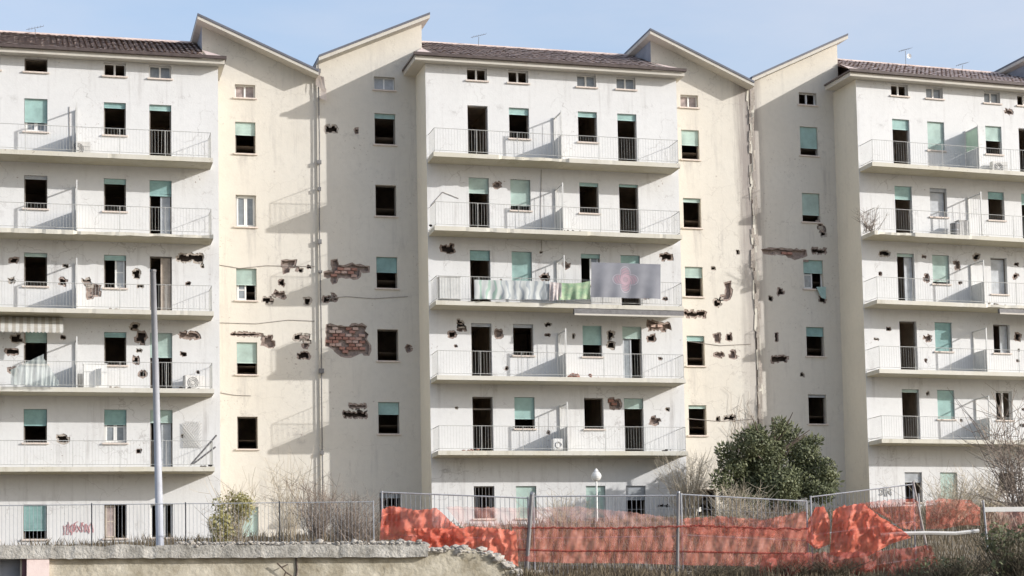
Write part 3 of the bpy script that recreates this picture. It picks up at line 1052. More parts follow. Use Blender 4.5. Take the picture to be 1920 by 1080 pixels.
# drain pipe and torn joint cover between left and middle building
mb = MB()
u = -5.40
q = [(u, RW-0.09, 16.2), (u+0.02, RW-0.09, 13), (u-0.02, RW-0.09, 9.5), (u+0.01, RW-0.09, 6), (u, RW-0.09, 1.5), (u+0.02, RW-0.09, -4)]
mb.path(q, 0.028, 7)
fixed(B1, 'drain_pipe', mb, M['dkmetal'])
for z in (15.9, 15.6, 12.1, 11.0, 8.8, 7.6, 3.5, 0.2):
    mb = MB()
    mb.box(u-0.06-rp.uniform(0, .04), u+0.06+rp.uniform(0, .05), RW-0.13, RW-0.02, z-0.05, z+0.05+rp.uniform(0, .1))
    fixed(B1, 'pipe_clamp', mb, M['dkmetal'])
for k in range(3):                       # torn flashing hanging at the top of the joint
    mb = MB()
    x, z = u+rp.uniform(-.15, .35), rp.uniform(15.1, 16.2)
    w, h = rp.uniform(.1, .2), rp.uniform(.4, .9)
    mb.face([(x, RW-0.12, z), (x+w, RW-0.2, z-.05), (x+w*0.6+.1, RW-0.25, z-h), (x-.05, RW-0.15, z-h*0.8)])
    fixed(B1, 'torn_flashing', mb, M['sill'])

# ragged wide joint between the middle and the right building
uj = 13.28
mb = MB()
rj = random.Random(4)
z = 16.2
while z > -4:
    h = rj.uniform(0.35, 0.9)
    wide = 0.30 if z > 6 else 0.14
    for k in range(2):
        x = uj+0.05+rj.uniform(-wide*0.55, wide*0.25)
        w = rj.uniform(0.04, 0.16)
        mb.face([(x, RW-0.03-k*0.02, z), (x+w, RW-0.05-k*0.02, z+0.05), (x+w+rj.uniform(-.05, .05), RW-0.04-k*0.02, z-h), (x+rj.uniform(-.05, .05), RW-0.03-k*0.02, z-h*rj.uniform(.8, 1.1))], k)
    z -= h*0.7
fixed(B1, 'broken_joint_cover', mb, [M['return'], M['rim']], 'crumbling strip of the joint between two buildings')
mb = MB()
mb.box(uj-0.02, uj+0.05, RW-0.015, RW+0.3, -4, 16.3)
fixed(B1, 'joint_gap', mb, M['cavity'])

for B_, y_, pts in ((B0, RW-.02, [(408, 605), (480, 607), (540, 600), (590, 602)]), (B0, RW-.02, [(400, 495), (450, 503), (500, 498), (590, 500)]),
                    (B0, RW-.02, [(405, 735), (440, 741), (470, 742)]), (B1, RW-.02, [(612, 560), (650, 556), (700, 560), (765, 556)]),
                    (B1, RW-.02, [(1290, 640), (1350, 648), (1408, 645)]), (B1, -.02, [(1015, 318), (1014, 400), (1016, 470)]),
                    (B1, -.02, [(808, 385), (830, 360), (860, 372)]), (B0, -.02, [(130, 200), (131, 270)]), (B1, RW-.02, [(1290, 785), (1350, 790), (1410, 786)])):
    cable(B_, pts, y_)

# hanging broken shutter and debris at right building
mb = MB()
RS = RW+.28
ua, za = at(1530, 538, RS-0.1, 2)
mb.face([(ua, RS-.12, za), (ua+.48, RS-.10, za+.02), (ua+.42, RS-.2, za-.55), (ua+.18, RS-.25, za-.5)])
fixed(B2, 'broken_shutter', mb, M['teal'], 'broken shutter hanging below the window')

# awning of the left building
AW = MB()
uA, zt = at(-60, 597, -0.2, 0)
uB, _ = at(118, 597, -0.2, 0)
n = 26
for k in range(n):
    a, c = uA+(uB-uA)*k/n, uA+(uB-uA)*(k+1)/n
    z0_, z1_ = 5.83, 5.28
    AW.face([(a, -0.1, z0_), (c, -0.1, z0_), (c, -1.15, z1_), (a, -1.15, z1_)], k % 2)
    AW.face([(a, -1.15, z1_), (c, -1.15, z1_), (c, -1.16, z1_-0.17), ((a+c)/2, -1.16, z1_-0.22), (a, -1.16, z1_-0.17)], k % 2)
M['aw1'] = mat('awning_beige', (0.45, 0.42, 0.36), 0.85, 0.15, 5, trans=0.2)
M['aw2'] = mat('awning_white', (0.62, 0.61, 0.57), 0.85, 0.1, 5, trans=0.2)
fixed(B0, 'awning', AW, [M['aw1'], M['aw2']], 'beige and white striped awning pulled out over a balcony')
mb = MB()
mb.box(4.3, 8.95, -1.33, -1.12, 6-0.42, 6-0.20)
mb.box(4.3, 8.95, -1.36, -1.32, 6-0.47, 6-0.40, 1)
fixed(B1, 'rolled_awning', mb, [M['dkmetal'], M['cornice']], 'rolled up awning box under the third balcony')
mb = MB()
mb.box(4.6, 9.0, -1.33, -1.15, 6-0.40, 6-0.20)
mb.box(4.6, 9.0, -1.36, -1.32, 6-0.44, 6-0.38, 1)
fixed(B2, 'rolled_awning', mb, [M['dkmetal'], M['cornice']])

# lattice on left first floor
ul, zl = at(343, 838, -0.08, 0)
ur, zu = at(378, 790, -0.08, 0)
mb = MB()
for k in range(-6, 8):
    for sgn in (1, -1):
        pts = []
        for t in (0, 1):
            pass
        c = ul+(ur-ul)*k/7
        a = Vector((c, -0.06, zl))
        d = Vector((c+sgn*(zu-zl)*0.75, -0.06, zu))
        lo, hi = 0.0, 1.0
        dx = d.x-a.x
        for lim in (ul, ur):
            t = (lim-a.x)/dx
            if (a.x < lim) == (lim == ul):
                lo = max(lo, t) if lim == ul and dx > 0 else lo
            if lim == ul:
                if dx > 0:
                    lo = max(lo, t)
                else:
                    hi = min(hi, t)
            else:
                if dx > 0:
                    hi = min(hi, t)
                else:
                    lo = max(lo, t)
        if hi > lo:
            mb.tube(a+(d-a)*lo, a+(d-a)*hi, 0.011, 4)
fixed(B0, 'trellis', mb, M['greyplastic'], 'diamond lattice fixed to the wall')

# antennas: each stands on a roof
def antenna(u, b, z, h, lean, lab, dish=False, y=4.6):
    p = MW[b] @ Vector((u, y, z))
    r = empty('tv_antenna', p)
    tag(r, lab, 'antenna', 'aerials on the roofs')
    m = MB()
    m.tube((0, 0, -0.2), (lean, 0, h), 0.012, 5)
    m.build('mast', M['dkmetal'], r)
    m = MB()
    m.tube((lean-.35, 0, h-.05), (lean+.3, 0.1, h+.16), 0.009, 4)
    for k in range(6):
        x = lean-.3+k*.14
        m.tube((x*.8, -.22+.02*k, h-.02+k*.035), (x*.8, .22-.02*k, h-.02+k*.035), 0.006, 4)
    m.build('boom', M['dkmetal'], r)
    if dish:
        m = MB()
        for k in range(10):
            a, c = 2*math.pi*k/10, 2*math.pi*(k+1)/10
            m.face([(0.1, -.12, h*.6), (0.1+.12*math.cos(a), -.2, h*.6+.12*math.sin(a)), (0.1+.12*math.cos(c), -.2, h*.6+.12*math.sin(c))])
        m.build('dish', M['whitemetal'], r)
def ant_at(px, b, h, lean, lab, dish=False):
    u, _ = at(px, 80, 4.6, b)
    antenna(u, b, 18.1, h, lean, lab, dish)
ant_at(896, 1, 0.45, 0.05, 'small bent aerial on the ridge of the middle tiled roof')
ant_at(1697, 2, 0.75, 0.0, 'aerial with small dish on the right tiled roof', True)
ant_at(66, 0, 0.25, 0.0, 'low aerial stub on the ridge of the left tiled roof')
ant_at(1800, 2, 0.3, 0.1, 'short pale aerial on the right tiled roof further along')

# ------------------------------------------------------------------ loose things on the balconies
def place(b, px, k, y=-0.7):
    """point on the floor of balcony k of block b under pixel column px"""
    u, _ = at(px, 500, y, b)
    return MW[b] @ Vector((u, y, 3.0*(k-1)+0.005))
def thing(name, lab, cat, loc, b=1, group=None, rz=0.0):
    r = empty(name, loc)
    r.rotation_euler.z = FR[b][3]+rz
    return tag(r, lab, cat, group)

def aircon(b, px, k, lab, z=0.0, y=-0.35, rz=0.0):
    r = thing('air_conditioner', lab, 'air conditioner', place(b, px, k, y)+Vector((0, 0, z)), b, 'outdoor units on the balconies', rz)
    m = MB()
    m.box(-.38, .38, -.14, .14, .04, .60)
    m.build('casing', M['greyplastic'], r)
    m = MB()
    for q in range(3):
        n = 14
        rr = .09+.06*q
        m.path([(-.08+rr*math.cos(2*math.pi*i/n), -.155, .32+rr*math.sin(2*math.pi*i/n)) for i in range(n+1)], .008, 4)
    m.build('fan_guard', M['dkmetal'], r)
    m = MB()
    m.box(-.30, -.24, -.16, .16, 0, .04)
    m.box(.24, .30, -.16, .16, 0, .04)
    m.build('bracket', M['dkmetal'], r)
    return r
aircon(0, 150, 5, 'grey air conditioner beside the partition of the left top balcony')
aircon(0, 362, 2, 'worn air conditioner at the right end of the left second balcony', rz=.3)
aircon(2, 1880, 5, 'small unit on the right building top balcony under the half shut window', y=-.3)

def cabinet(b, px, k, w, h, lab, m1='greyplastic', y=-0.6, rz=0, broken=False):
    r = thing('balcony_cabinet', lab, 'cabinet', place(b, px, k, y), b, 'cabinets left on the balconies', rz)
    m = MB()
    m.box(-w/2, w/2, -.2, .2, .05, h)
    m.box(-w/2-.02, w/2+.02, -.22, .22, h, h+.03)
    m.build('carcass', M[m1], r)
    for s in (-1, 1):
        m = MB()
        x0, x1 = (-w/2+.02, -.01) if s < 0 else (.01, w/2-.02)
        if broken and s > 0:
            m.face([(x0, -.21, .1), (x0+.2, -.45, .1), (x0+.2, -.45, h*.8), (x0, -.21, h*.8)])
        else:
            m.box(x0, x1, -.215, -.202, .08, h-.03)
        m.build('door', M[m1], r)
    m = MB()
    m.box(-w/2, w/2, -.18, .18, 0, .05)
    m.build('plinth', M['dkmetal'], r)
cabinet(0, 178, 2, .85, .95, 'white broken cabinet beside the partition on the left second balcony', 'whitemetal', broken=True)
cabinet(1, 841, 3, .85, .95, 'grey cabinet at the left end of the banner balcony', 'screen', y=-1.0)
cabinet(2, 1806, 4, .45, .75, 'small grey cabinet by the partition on the right fourth balcony', 'greyplastic')

# white box (washing machine) on the middle first balcony
r = thing('washing_machine', 'white washing machine beside the partition on the middle first balcony', 'washing machine', place(1, 1038, 1, -1.0), 1)
m = MB(); m.box(-.2, .2, -.2, .2, .03, .5); m.build('housing', M['whitemetal'], r)
m = MB(); m.path([(.12*math.cos(a*.5), -.212, .25+.12*math.sin(a*.5)) for a in range(14)], .02, 5); m.build('door_ring', M['greyplastic'], r)
m = MB(); m.box(-.18, .18, -.18, .18, 0, .03); m.build('base', M['dkmetal'], r)

# drum
r = thing('metal_drum', 'dull grey drum on the right fourth balcony next to the cabinet', 'drum', place(2, 1793, 4, -.8), 2)
m = MB(); m.tube((0, 0, 0), (0, 0, .6), .2, 16); m.build('barrel', M['dkmetal'], r)
m = MB()
for zz in (.02, .3, .58):
    m.tube((0, 0, zz-.012), (0, 0, zz+.012), .212, 16)
m.build('hoop', M['metal'], r)

# planks leaning at the left first balcony
for (x0, y0, x1, y1, lab) in ((357, 872, 406, 816, 'long grey plank leaning over the left first balcony near its end'),
                              (362, 870, 404, 838, 'shorter plank leaning under the long one on the left first balcony')):
    a, c = at(x0, y0, -1.1, 0), at(x1, y1, -.9, 0)
    P0 = MW[0] @ Vector((a[0], -1.1, max(a[1], 0.03)))
    P1 = MW[0] @ Vector((c[0], -.9, c[1]))
    m = MB(); m.tube((0, 0, 0), P1-P0, .035, 4)
    tag(m.build('plank', M['dkmetal'], loc=P0), lab, 'plank', 'planks on the left first balcony')

# debris heaps and pots: small piles, each a thing
def debris(b, px, k, lab, n=9, s=.09, m_='rock', y=-.9):
    m = MB()
    rr = random.Random(px)
    for i in range(n):
        q = rr.uniform(.4, 1)*s
        m.rock((rr.gauss(0, .2), rr.gauss(0, .1), q*.5+rr.random()*s*.8*(i % 2)), q, rr)
    o = m.build('rubble_heap', M[m_], loc=place(b, px, k, y))
    tag(o, lab, None, 'rubble heaps on the balconies', 'stuff')
debris(0, 215, 2, 'rubble heap by the white cabinet on the left second balcony')
debris(0, 215, 3, 'pale rubble on the left third balcony below the brick hole')
debris(1, 1075, 2, 'pinkish rubble heap right of the partition on the middle second balcony', 16, .13, 'brick')
debris(1, 1104, 2, 'small rubble bit beside the pinkish heap on the middle second balcony', 8, .06, 'brick')
debris(1, 872, 1, 'brownish rubble left of the door on the middle first balcony', 8, .09, 'brick')
debris(1, 1236, 1, 'dark rubble at the right end of the middle first balcony', 7, .08, 'dark')
debris(1, 820, 4, 'dark rubble at the left corner of the middle fourth balcony', 7, .08, 'dark')
debris(1, 1080, 4, 'dark rubble right of the partition on the middle fourth balcony', 7, .07, 'dark')
debris(2, 1735, 4, 'dark rubble left of the partition on the right fourth balcony', 5, .07, 'dark')
debris(2, 1850, 4, 'pale rubble strewn right of the drum on the right fourth balcony', 10, .08)
debris(2, 1868, 3, 'rubble on the broken edge of the right third balcony', 10, .08)
debris(0, 350, 2, 'dark rubble at the right end of the left second balcony', 6, .08, 'dark')
debris(0, 388, 1, 'dark rubble at the right end of the left first balcony', 5, .09, 'dark')

# ---- cloth
def cloth(name, lab, cat, b, pxs, top, bot, y, m_, amp=.05, nu=40, nv=14, group=None, sag=0.0, freq=9, seed=0, wob=0.0):
    """cloth hung between photo columns pxs; top and bot are pixel rows at the ends"""
    rr = random.Random(seed+len(lab))
    ph = [rr.uniform(0, 6.28) for _ in range(4)]
    m = MB()
    g = []
    for j in range(nv+1):
        row = []
        for i in range(nu+1):
            s, t = i/nu, j/nv
            px = pxs[0]+(pxs[1]-pxs[0])*s
            tp = top[0]+(top[1]-top[0])*s + sag*math.sin(math.pi*s)
            bt = bot[0]+(bot[1]-bot[0])*s + wob*math.sin(6*s+ph[0])
            u, z = at(px, tp+(bt-tp)*t, y, b)
            dy = amp*(math.sin(freq*s*6.28+ph[1]+t*1.5)*.5+math.sin(freq*.43*s*6.28+ph[2]-2*t)*.5)*(0.25+t)
            row.append(MW[b] @ Vector((u, y-dy-amp, z)))
        g.append(row)
    o0 = g[nv][nu//2]
    for j in range(nv+1):
        for i in range(nu+1):
            m.v.append(tuple(g[j][i]-o0))
    for j in range(nv):
        for i in range(nu):
            a = j*(nu+1)+i
            m.f.append((a, a+1, a+nu+2, a+nu+1))
            m.m.append(0)
    o = m.build(name, M[m_], smooth=True, loc=o0)
    return tag(o, lab, cat, group)

def print_mat(name, kind):
    m = bpy.data.materials.new(name)
    m.use_nodes = True
    n, l = nt(m)
    p = n['Principled BSDF']
    p.inputs['Roughness'].default_value = 0.9
    tc = n.new('ShaderNodeTexCoord')
    sep = n.new('ShaderNodeSeparateXYZ')
    l.new(tc.outputs['Object'], sep.inputs[0])
    def mth(op, a, b=None):
        x = n.new('ShaderNodeMath')
        x.operation = op
        for i, v in enumerate((a, b)):
            if v is None:
                continue
            if isinstance(v, (int, float)):
                x.inputs[i].default_value = v
            else:
                l.new(v, x.inputs[i])
        return x.outputs[0]
    def mix(f, a, b):
        x = n.new('ShaderNodeMix')
        x.data_type = 'RGBA'
        l.new(f, x.inputs[0])
        for i, v in ((6, a), (7, b)):
            if isinstance(v, tuple):
                x.inputs[i].default_value = (*v, 1)
            else:
                l.new(v, x.inputs[i])
        return x.outputs[2]
    no = n.new('ShaderNodeTexNoise')
    no.inputs['Scale'].default_value = 3.0
    no.inputs['Detail'].default_value = 8
    l.new(tc.outputs['Object'], no.inputs['Vector'])
    if kind == 'medallion':
        X = sep.outputs[0]
        Z = mth('SUBTRACT', sep.outputs[2], 0.76)
        r = mth('SQRT', mth('ADD', mth('MULTIPLY', X, X), mth('MULTIPLY', Z, Z)))
        th = mth('ARCTAN2', Z, X)
        pet = mth('ADD', mth('MULTIPLY', mth('ABSOLUTE', mth('COSINE', mth('MULTIPLY', th, 2.0))), 0.24), 0.24)
        inside = mth('LESS_THAN', r, pet)
        edge = mth('LESS_THAN', mth('ABSOLUTE', mth('SUBTRACT', r, mth('ADD', pet, 0.05))), 0.022)
        ringm = mth('MULTIPLY', mth('LESS_THAN', mth('ABSOLUTE', mth('SUBTRACT', r, 0.17)), 0.05), 1.0)
        fil = mth('GREATER_THAN', mth('SINE', mth('ADD', mth('MULTIPLY', r, 60.0), mth('MULTIPLY', th, 8.0))), 0.1)
        base = mix(no.outputs['Fac'], (0.165, 0.17, 0.195), (0.255, 0.26, 0.285))
        cvec = n.new('ShaderNodeTexChecker')
        base = mix(mth('MULTIPLY', inside, mth('ADD', mth('MULTIPLY', fil, 0.35), 0.25)), base, (0.40, 0.235, 0.28))
        base = mix(mth('MULTIPLY', edge, 0.55), base, (0.40, 0.35, 0.39))
        base = mix(mth('MULTIPLY', ringm, 0.5), base, (0.44, 0.30, 0.34))
    else:
        # faded green and grey loops printed or painted on a white sheet
        wv = n.new('ShaderNodeTexWave')
        wv.inputs['Scale'].default_value = 1.1
        wv.inputs['Distortion'].default_value = 9.0
        wv.inputs['Detail'].default_value = 2.0
        l.new(tc.outputs['Object'], wv.inputs['Vector'])
        cr = n.new('ShaderNodeValToRGB')
        cr.color_ramp.elements[0].position, cr.color_ramp.elements[1].position = 0.16, 0.30
        cr.color_ramp.elements[0].color, cr.color_ramp.elements[1].color = (1, 1, 1, 1), (0, 0, 0, 1)
        l.new(wv.outputs['Fac'], cr.inputs[0])
        base = mix(no.outputs['Fac'], (0.40, 0.42, 0.41), (0.52, 0.54, 0.53))
        left = mth('LESS_THAN', sep.outputs[0], -0.55)
        cc = mix(left, (0.26, 0.29, 0.32), (0.24, 0.37, 0.30))
        base = mix(mth('MULTIPLY', cr.outputs[0], 0.75), base, cc)
    l.new(base, p.inputs['Base Color'])
    return m
M['medal'] = print_mat('grey_blanket_with_rose_medallion', 'medallion')
M['sheetp'] = print_mat('white_sheet_with_green_grey_strokes', 'strokes')
cloth('banner', 'dark grey blanket with rose medallion hanging over the middle third balcony', 'banner', 1, (1108, 1238), (492, 496), (557, 561), -1.42, 'medal', .05, 50, 16, freq=4)
cloth('bed_sheet', 'white sheet with green and grey strokes draped over the middle third balcony', 'sheet', 1, (889, 1040), (525, 528), (561, 562), -1.38, 'sheetp', .05, 60, 12, freq=8)
cloth('quilt', 'crumpled pale quilt between the white sheet and the green cloth', 'quilt', 1, (1030, 1052), (529, 531), (565, 562), -1.47, 'quilt', .06, 16, 12, freq=3)
cloth('green_cloth', 'green patterned cloth hanging left of the dark banner', 'cloth', 1, (1047, 1106), (530, 527), (563, 561), -1.40, 'cloth_g', .06, 26, 12, sag=3, freq=4)
cloth('screen_net', 'sheer pale mesh hung over the left second balcony below the awning', 'net', 0, (20, 82), (694, 664), (722, 724), -1.38, 'sheer', .08, 30, 12, freq=6)
cloth('screen_net', 'sheer mesh triangle sagging over the railing left of the second balcony partition', 'net', 0, (82, 110), (672, 715), (724, 724), -1.40, 'sheer', .06, 20, 10, freq=4)

# dried shrub growing on right building balcony and climbing dry stems
def twig_bush(mb, c, h, spread, n, rnd, r=.02, curve=.35, nseg=5, fork=2):
    for i in range(n):
        a = rnd.uniform(0, 6.283)
        lean = rnd.uniform(0.1, 1)*spread
        L = h*rnd.uniform(.5, 1)
        b0 = Vector(c)+Vector((rnd.gauss(0, spread*.15), rnd.gauss(0, spread*.15), 0))
        pts = [b0]
        dr = Vector((math.cos(a)*lean, math.sin(a)*lean, L))/nseg
        for k in range(nseg):
            dr = dr+Vector((rnd.gauss(0, .05)*L*curve, rnd.gauss(0, .05)*L*curve, -rnd.uniform(0, .03)*L*curve))
            pts.append(pts[-1]+dr)
        mb.path(pts, r, 3, r*.35)
        for f in range(fork):
            k = rnd.randint(1, nseg-1)
            p = pts[k]
            d = Vector((rnd.gauss(0, 1), rnd.gauss(0, 1), rnd.uniform(.2, 1.4))).normalized()*L*rnd.uniform(.15, .4)
            q = p+d*.55+Vector((rnd.gauss(0, .03), rnd.gauss(0, .03), 0))
            mb.path([p, q, q+d*.5+Vector((rnd.gauss(0, .05), rnd.gauss(0, .05), .02))*L], r*.55, 3, r*.25)
rb = random.Random(9)
mb = MB()
twig_bush(mb, (0, 0, 0), 1.2, .9, 34, rb, .012, fork=3)
o = mb.build('balcony_shrub', M['twig'], loc=place(2, 1633, 4, -1.0))
tag(o, 'dried shrub growing at the left end of the right fourth balcony', 'shrub')

# ------------------------------------------------------------------ trees and bushes
def gl(x, y):
    return ground_z(x, y)

def leaf_blob(mb, cs, n, size, rnd, shell=.55):
    """leaf-sized quads through a set of ellipsoid clumps (centre, radii)"""
    wts = [c[1][0]*c[1][1]*c[1][2] for c in cs]
    tot = sum(wts)
    for c, w in zip(cs, wts):
        for i in range(int(n*w/tot)):
            d = Vector((rnd.gauss(0, 1), rnd.gauss(0, 1), rnd.gauss(0, 1))).normalized()
            r = (rnd.random()**(1/3))*(1-shell)+shell*rnd.uniform(.75, 1.04)
            if rnd.random() < .25:
                r *= rnd.random()
            p = Vector((c[0][0]+d.x*r*c[1][0], c[0][1]+d.y*r*c[1][1], c[0][2]+d.z*r*c[1][2]))
            nrm = (d+Vector((rnd.gauss(0, .7), rnd.gauss(0, .7), rnd.gauss(0, .7)+.4))).normalized()
            t = nrm.cross(Vector((rnd.gauss(0, 1), rnd.gauss(0, 1), rnd.gauss(0, 1)))).normalized()
            s = size*rnd.uniform(.5, 1.25)
            b2 = nrm.cross(t)*s*.45
            mb.face([p-t*s*.5, p+b2-t*s*.05, p+t*s*.5, p-b2-t*s*.05])

# large evergreen by the right wing
tp = at3(1452, 985, -3.0)
gz = gl(tp.x, -3.0)
root = empty('evergreen_tree', (tp.x, -3.0, gz-.05))
tag(root, 'dense dark green evergreen tree before the joint of the middle and right buildings', 'tree')
rt = random.Random(31)
mb = MB()
mb.path([(0, 0, 0), (.05, 0, .8), (0, .05, 1.7), (.1, 0, 3.0), (.05, 0, 4.0)], .16, 8, .05)
for i in range(16):
    a = rt.uniform(0, 6.28)
    z = rt.uniform(.5, 2.8)
    L = rt.uniform(1.2, 2.3)
    mb.path([(0, 0, z), (math.cos(a)*L*.5, math.sin(a)*L*.4, z+.5), (math.cos(a)*L, math.sin(a)*L*.8, z+.9+rt.random()*.6)], .06, 5, .015)
mb.build('trunk', M['bark'], root)
mb = MB()
cs = []
zc0 = tp.z-gz
def tpx(px, py):
    q = at3(px, py, -3.0)
    return (q.x-tp.x, q.z-gz)
for (px, py, rx, rz) in ((1400, 830, .75, .62), (1370, 870, .62, .6), (1385, 920, .7, .65), (1440, 850, .85, .8), (1480, 815, .65, .55), (1455, 800, .35, .35), (1415, 808, .35, .3), (1510, 850, .8, .7), (1540, 880, .6, .6),
                         (1500, 900, .95, .75), (1555, 900, .45, .45), (1450, 910, 1.0, .85), (1400, 950, .75, .55), (1470, 945, .8, .55), (1530, 925, .65, .45), (1352, 845, .35, .3), (1345, 900, .4, .4), (1525, 825, .4, .3), (1410, 880, .7, .7), (1425, 870, .6, .6), (1405, 915, .6, .6), (1480, 975, .6, .3), (1420, 975, .6, .3)):
    x, z = tpx(px, py)
    cs.append(((x, rt.uniform(-.8, .5), z), (rx, rx*.95, rz)))
leaf_blob(mb, cs, 42000, .10, rt, .35)
for i in range(900):       # sprigs that break the outline
    c = rt.choice(cs)
    d = Vector((rt.gauss(0, 1), rt.gauss(0, .6), rt.gauss(0, 1))).normalized()
    p = Vector(c[0])+Vector((d.x*c[1][0], d.y*c[1][1], d.z*c[1][2]))*rt.uniform(1.0, 1.22)
    t = (d+Vector((0, 0, .4))).normalized()*.12
    b2 = Vector((t.z, 0, -t.x))*.35
    mb.face([p-t, p+b2, p+t, p-b2])
mb.build('crown', M['leaf'], root)

# bare greyish bush left of the evergreen
p = at3(1292, 960, -2.2)
g_ = gl(p.x, -2.2)
mb = MB()
twig_bush(mb, (0, 0, 0), 3.0, 1.2, 130, rt, .012, fork=5)
tag(mb.build('bare_bush', M['twigp'], loc=(p.x, -2.2, g_)), 'leafless pale brown bush left of the evergreen tree', 'bush')

def bush(px, py, Y, h, spread, n, m_, name, lab, cat='bush', r=.014, fork=4, leaves=0, lm='leafy', group=None):
    p = at3(px, py, Y)
    g_ = gl(p.x, Y)
    root = empty(name, (p.x, Y, g_-.03))
    tag(root, lab, cat, group)
    rr = random.Random(px)
    mb = MB()
    twig_bush(mb, (0, 0, 0), h, spread, n, rr, r, fork=fork)
    mb.build('stems', M[m_], root)
    if leaves:
        mb = MB()
        cs = [((rr.gauss(0, spread*.35), rr.gauss(0, spread*.3), h*rr.uniform(.3, .9)), (spread*.38, spread*.38, h*.16)) for _ in range(11)]
        leaf_blob(mb, cs, leaves, .10, rr, .3)
        mb.build('leaves', M[lm], root)
bush(440, 985, -14, 2.5, .85, 50, 'twigp', 'young_tree', 'yellow green young tree behind the railing below the left cream wing', 'tree', leaves=1300)
bush(412, 985, -15, 1.3, .6, 40, 'twigp', 'leafy_bush', 'low yellow green bush left of the young tree', leaves=700)
bush(596, 1000, -12, 2.6, .9, 75, 'twig', 'bare_bush', 'tall leafless thorny bush at the foot of the joint', r=.013)
bush(655, 1000, -16, 2.0, 1.3, 120, 'twig', 'bare_bush', 'wide brown leafless bush behind the railing end', r=.012)
bush(700, 1000, -18, 1.5, .8, 50, 'twig', 'bare_bush', 'small brown bush beside the orange net corner', r=.012)
bush(540, 1000, -10, 3.6, 1.0, 45, 'twigp', 'bare_sapling', 'thin pale leafless sapling against the cream wing', 'sapling', r=.012)
bush(1050, 985, -9, 1.6, 1.4, 70, 'twigp', 'bare_bush', 'sparse dry bush under the globe lamp', r=.01)
bush(1380, 1000, -14, 1.8, 1.3, 90, 'twigp', 'bare_bush', 'dry bush under the evergreen tree on its left', r=.012)
bush(1440, 1000, -20, 1.4, 1.4, 90, 'twig', 'bare_bush', 'dry brown bush behind the net under the evergreen', r=.012)
bush(1780, 965, -16, 2.0, 1.8, 120, 'twigp', 'bare_bush', 'tangled pale bush behind the right orange net', r=.012)
bush(1850, 965, -14, 2.2, 1.6, 110, 'twigp', 'bare_bush', 'dry bush before the right building at the frame edge', r=.012)
bush(1918, 960, -22, 5.6, 1.5, 40, 'twig', 'bare_tree', 'leafless young tree before the right building at the frame edge', 'tree', r=.022, fork=9)
# brambles at the lower right, close to the camera, shade painted into their dark colour
bush(1850, 1075, -41.5, 1.25, 1.6, 260, 'twigd', 'bramble_bush', 'dark bramble bush in the lower right corner', r=.012, fork=5, leaves=900, lm='leaf')
bush(1780, 1075, -40, .95, 1.1, 190, 'twigd', 'bramble_bush', 'dark bramble left of the corner bramble bush', r=.01, fork=5, leaves=300, lm='leaf')
bush(1905, 1060, -40, 1.7, 1.0, 160, 'twigd', 'bramble_bush', 'tallest dark bramble touching the right frame edge', r=.012, fork=5, leaves=500, lm='leaf')
bush(1480, 1085, -38.6, .45, 1.2, 130, 'twigd', 'bramble_bush', 'dark brown bramble at the foot of the open net', r=.009, fork=4, leaves=0)
bush(1560, 1085, -38.8, .42, 1.0, 120, 'twigd', 'bramble_bush', 'dark bramble under the bunched orange net', r=.009, fork=4, leaves=0)
bush(1650, 1085, -39.4, .4, 1.0, 100, 'twigd', 'bramble_bush', 'low dark bramble between the net and the corner brambles', r=.009, fork=4, leaves=0)
bush(1340, 1080, -38.4, .45, 1.1, 120, 'twigd', 'bramble_bush', 'thin low bramble at the fence foot', r=.008, fork=3)

# grass
def grass(name, x0, x1, y0, y1, n, h, m_, seed):
    rr = random.Random(seed)
    mb = MB()
    for i in range(n):
        x, y = rr.uniform(x0, x1), rr.uniform(y0, y1)
        z = gl(x, y)
        hh = h*rr.uniform(.35, 1)*(0.6+0.6*abs(math.sin(x*.9+y*.35)))
        w = .012+.010*rr.random()
        a = rr.uniform(0, 3.14)
        dx, dy = math.cos(a)*w, math.sin(a)*w
        lx, ly = rr.gauss(0, .3)*hh, rr.gauss(0, .3)*hh
        mb.face([(x-dx, y-dy, z-.03), (x+dx, y+dy, z-.03), (x+dx*.6+lx*.5, y+dy*.6+ly*.5, z+hh*.6), (x+lx, y+ly, z+hh), (x-dx*.6+lx*.5, y-dy*.6+ly*.5, z+hh*.6)])
    tag(mb.build(name, M[m_]), kind='stuff')
grass('dry_grass', -20, 16, -38, -6, 30000, .42, 'grass', 1)
grass('dry_grass', -7.5, 9, -44, -36, 26000, .28, 'grass', 2)

# ------------------------------------------------------------------ retaining wall in the lower left
YW = -40.0
rw = random.Random(17)
wr = empty('retaining_wall', (-12, YW, -10.35))
tag(wr, 'low ochre retaining wall with crumbling concrete coping along the bottom left', 'wall')
wo = Vector((12, -YW, 10.35))
def wpart(name, mb, mats, lab=None, kind=None):
    o = mb.build(name, mats, wr)
    o.location = wo
    return tag(o, lab, kind=kind)
prof = [(-60, 1046), (780, 1044), (800, 1034), (850, 1031), (880, 1033), (905, 1037), (930, 1044), (945, 1056), (962, 1070), (985, 1088), (1010, 1110)]
top = []
for i in range(len(prof)-1):
    a, c = prof[i], prof[i+1]
    n = 60 if i == 0 else 5
    for k in range(n):
        t = k/n
        x, z = at(a[0]+(c[0]-a[0])*t, a[1]+(c[1]-a[1])*t, YW, 1)
        top.append((x, z+(rw.uniform(-.03, .05) if i else 0)))
xL = top[0][0]-6
mb = MB()
pts = [(xL, top[0][1])]+top
pillar_u = at(50, 1060, YW, 1)[0], at(95, 1060, YW, 1)[0]
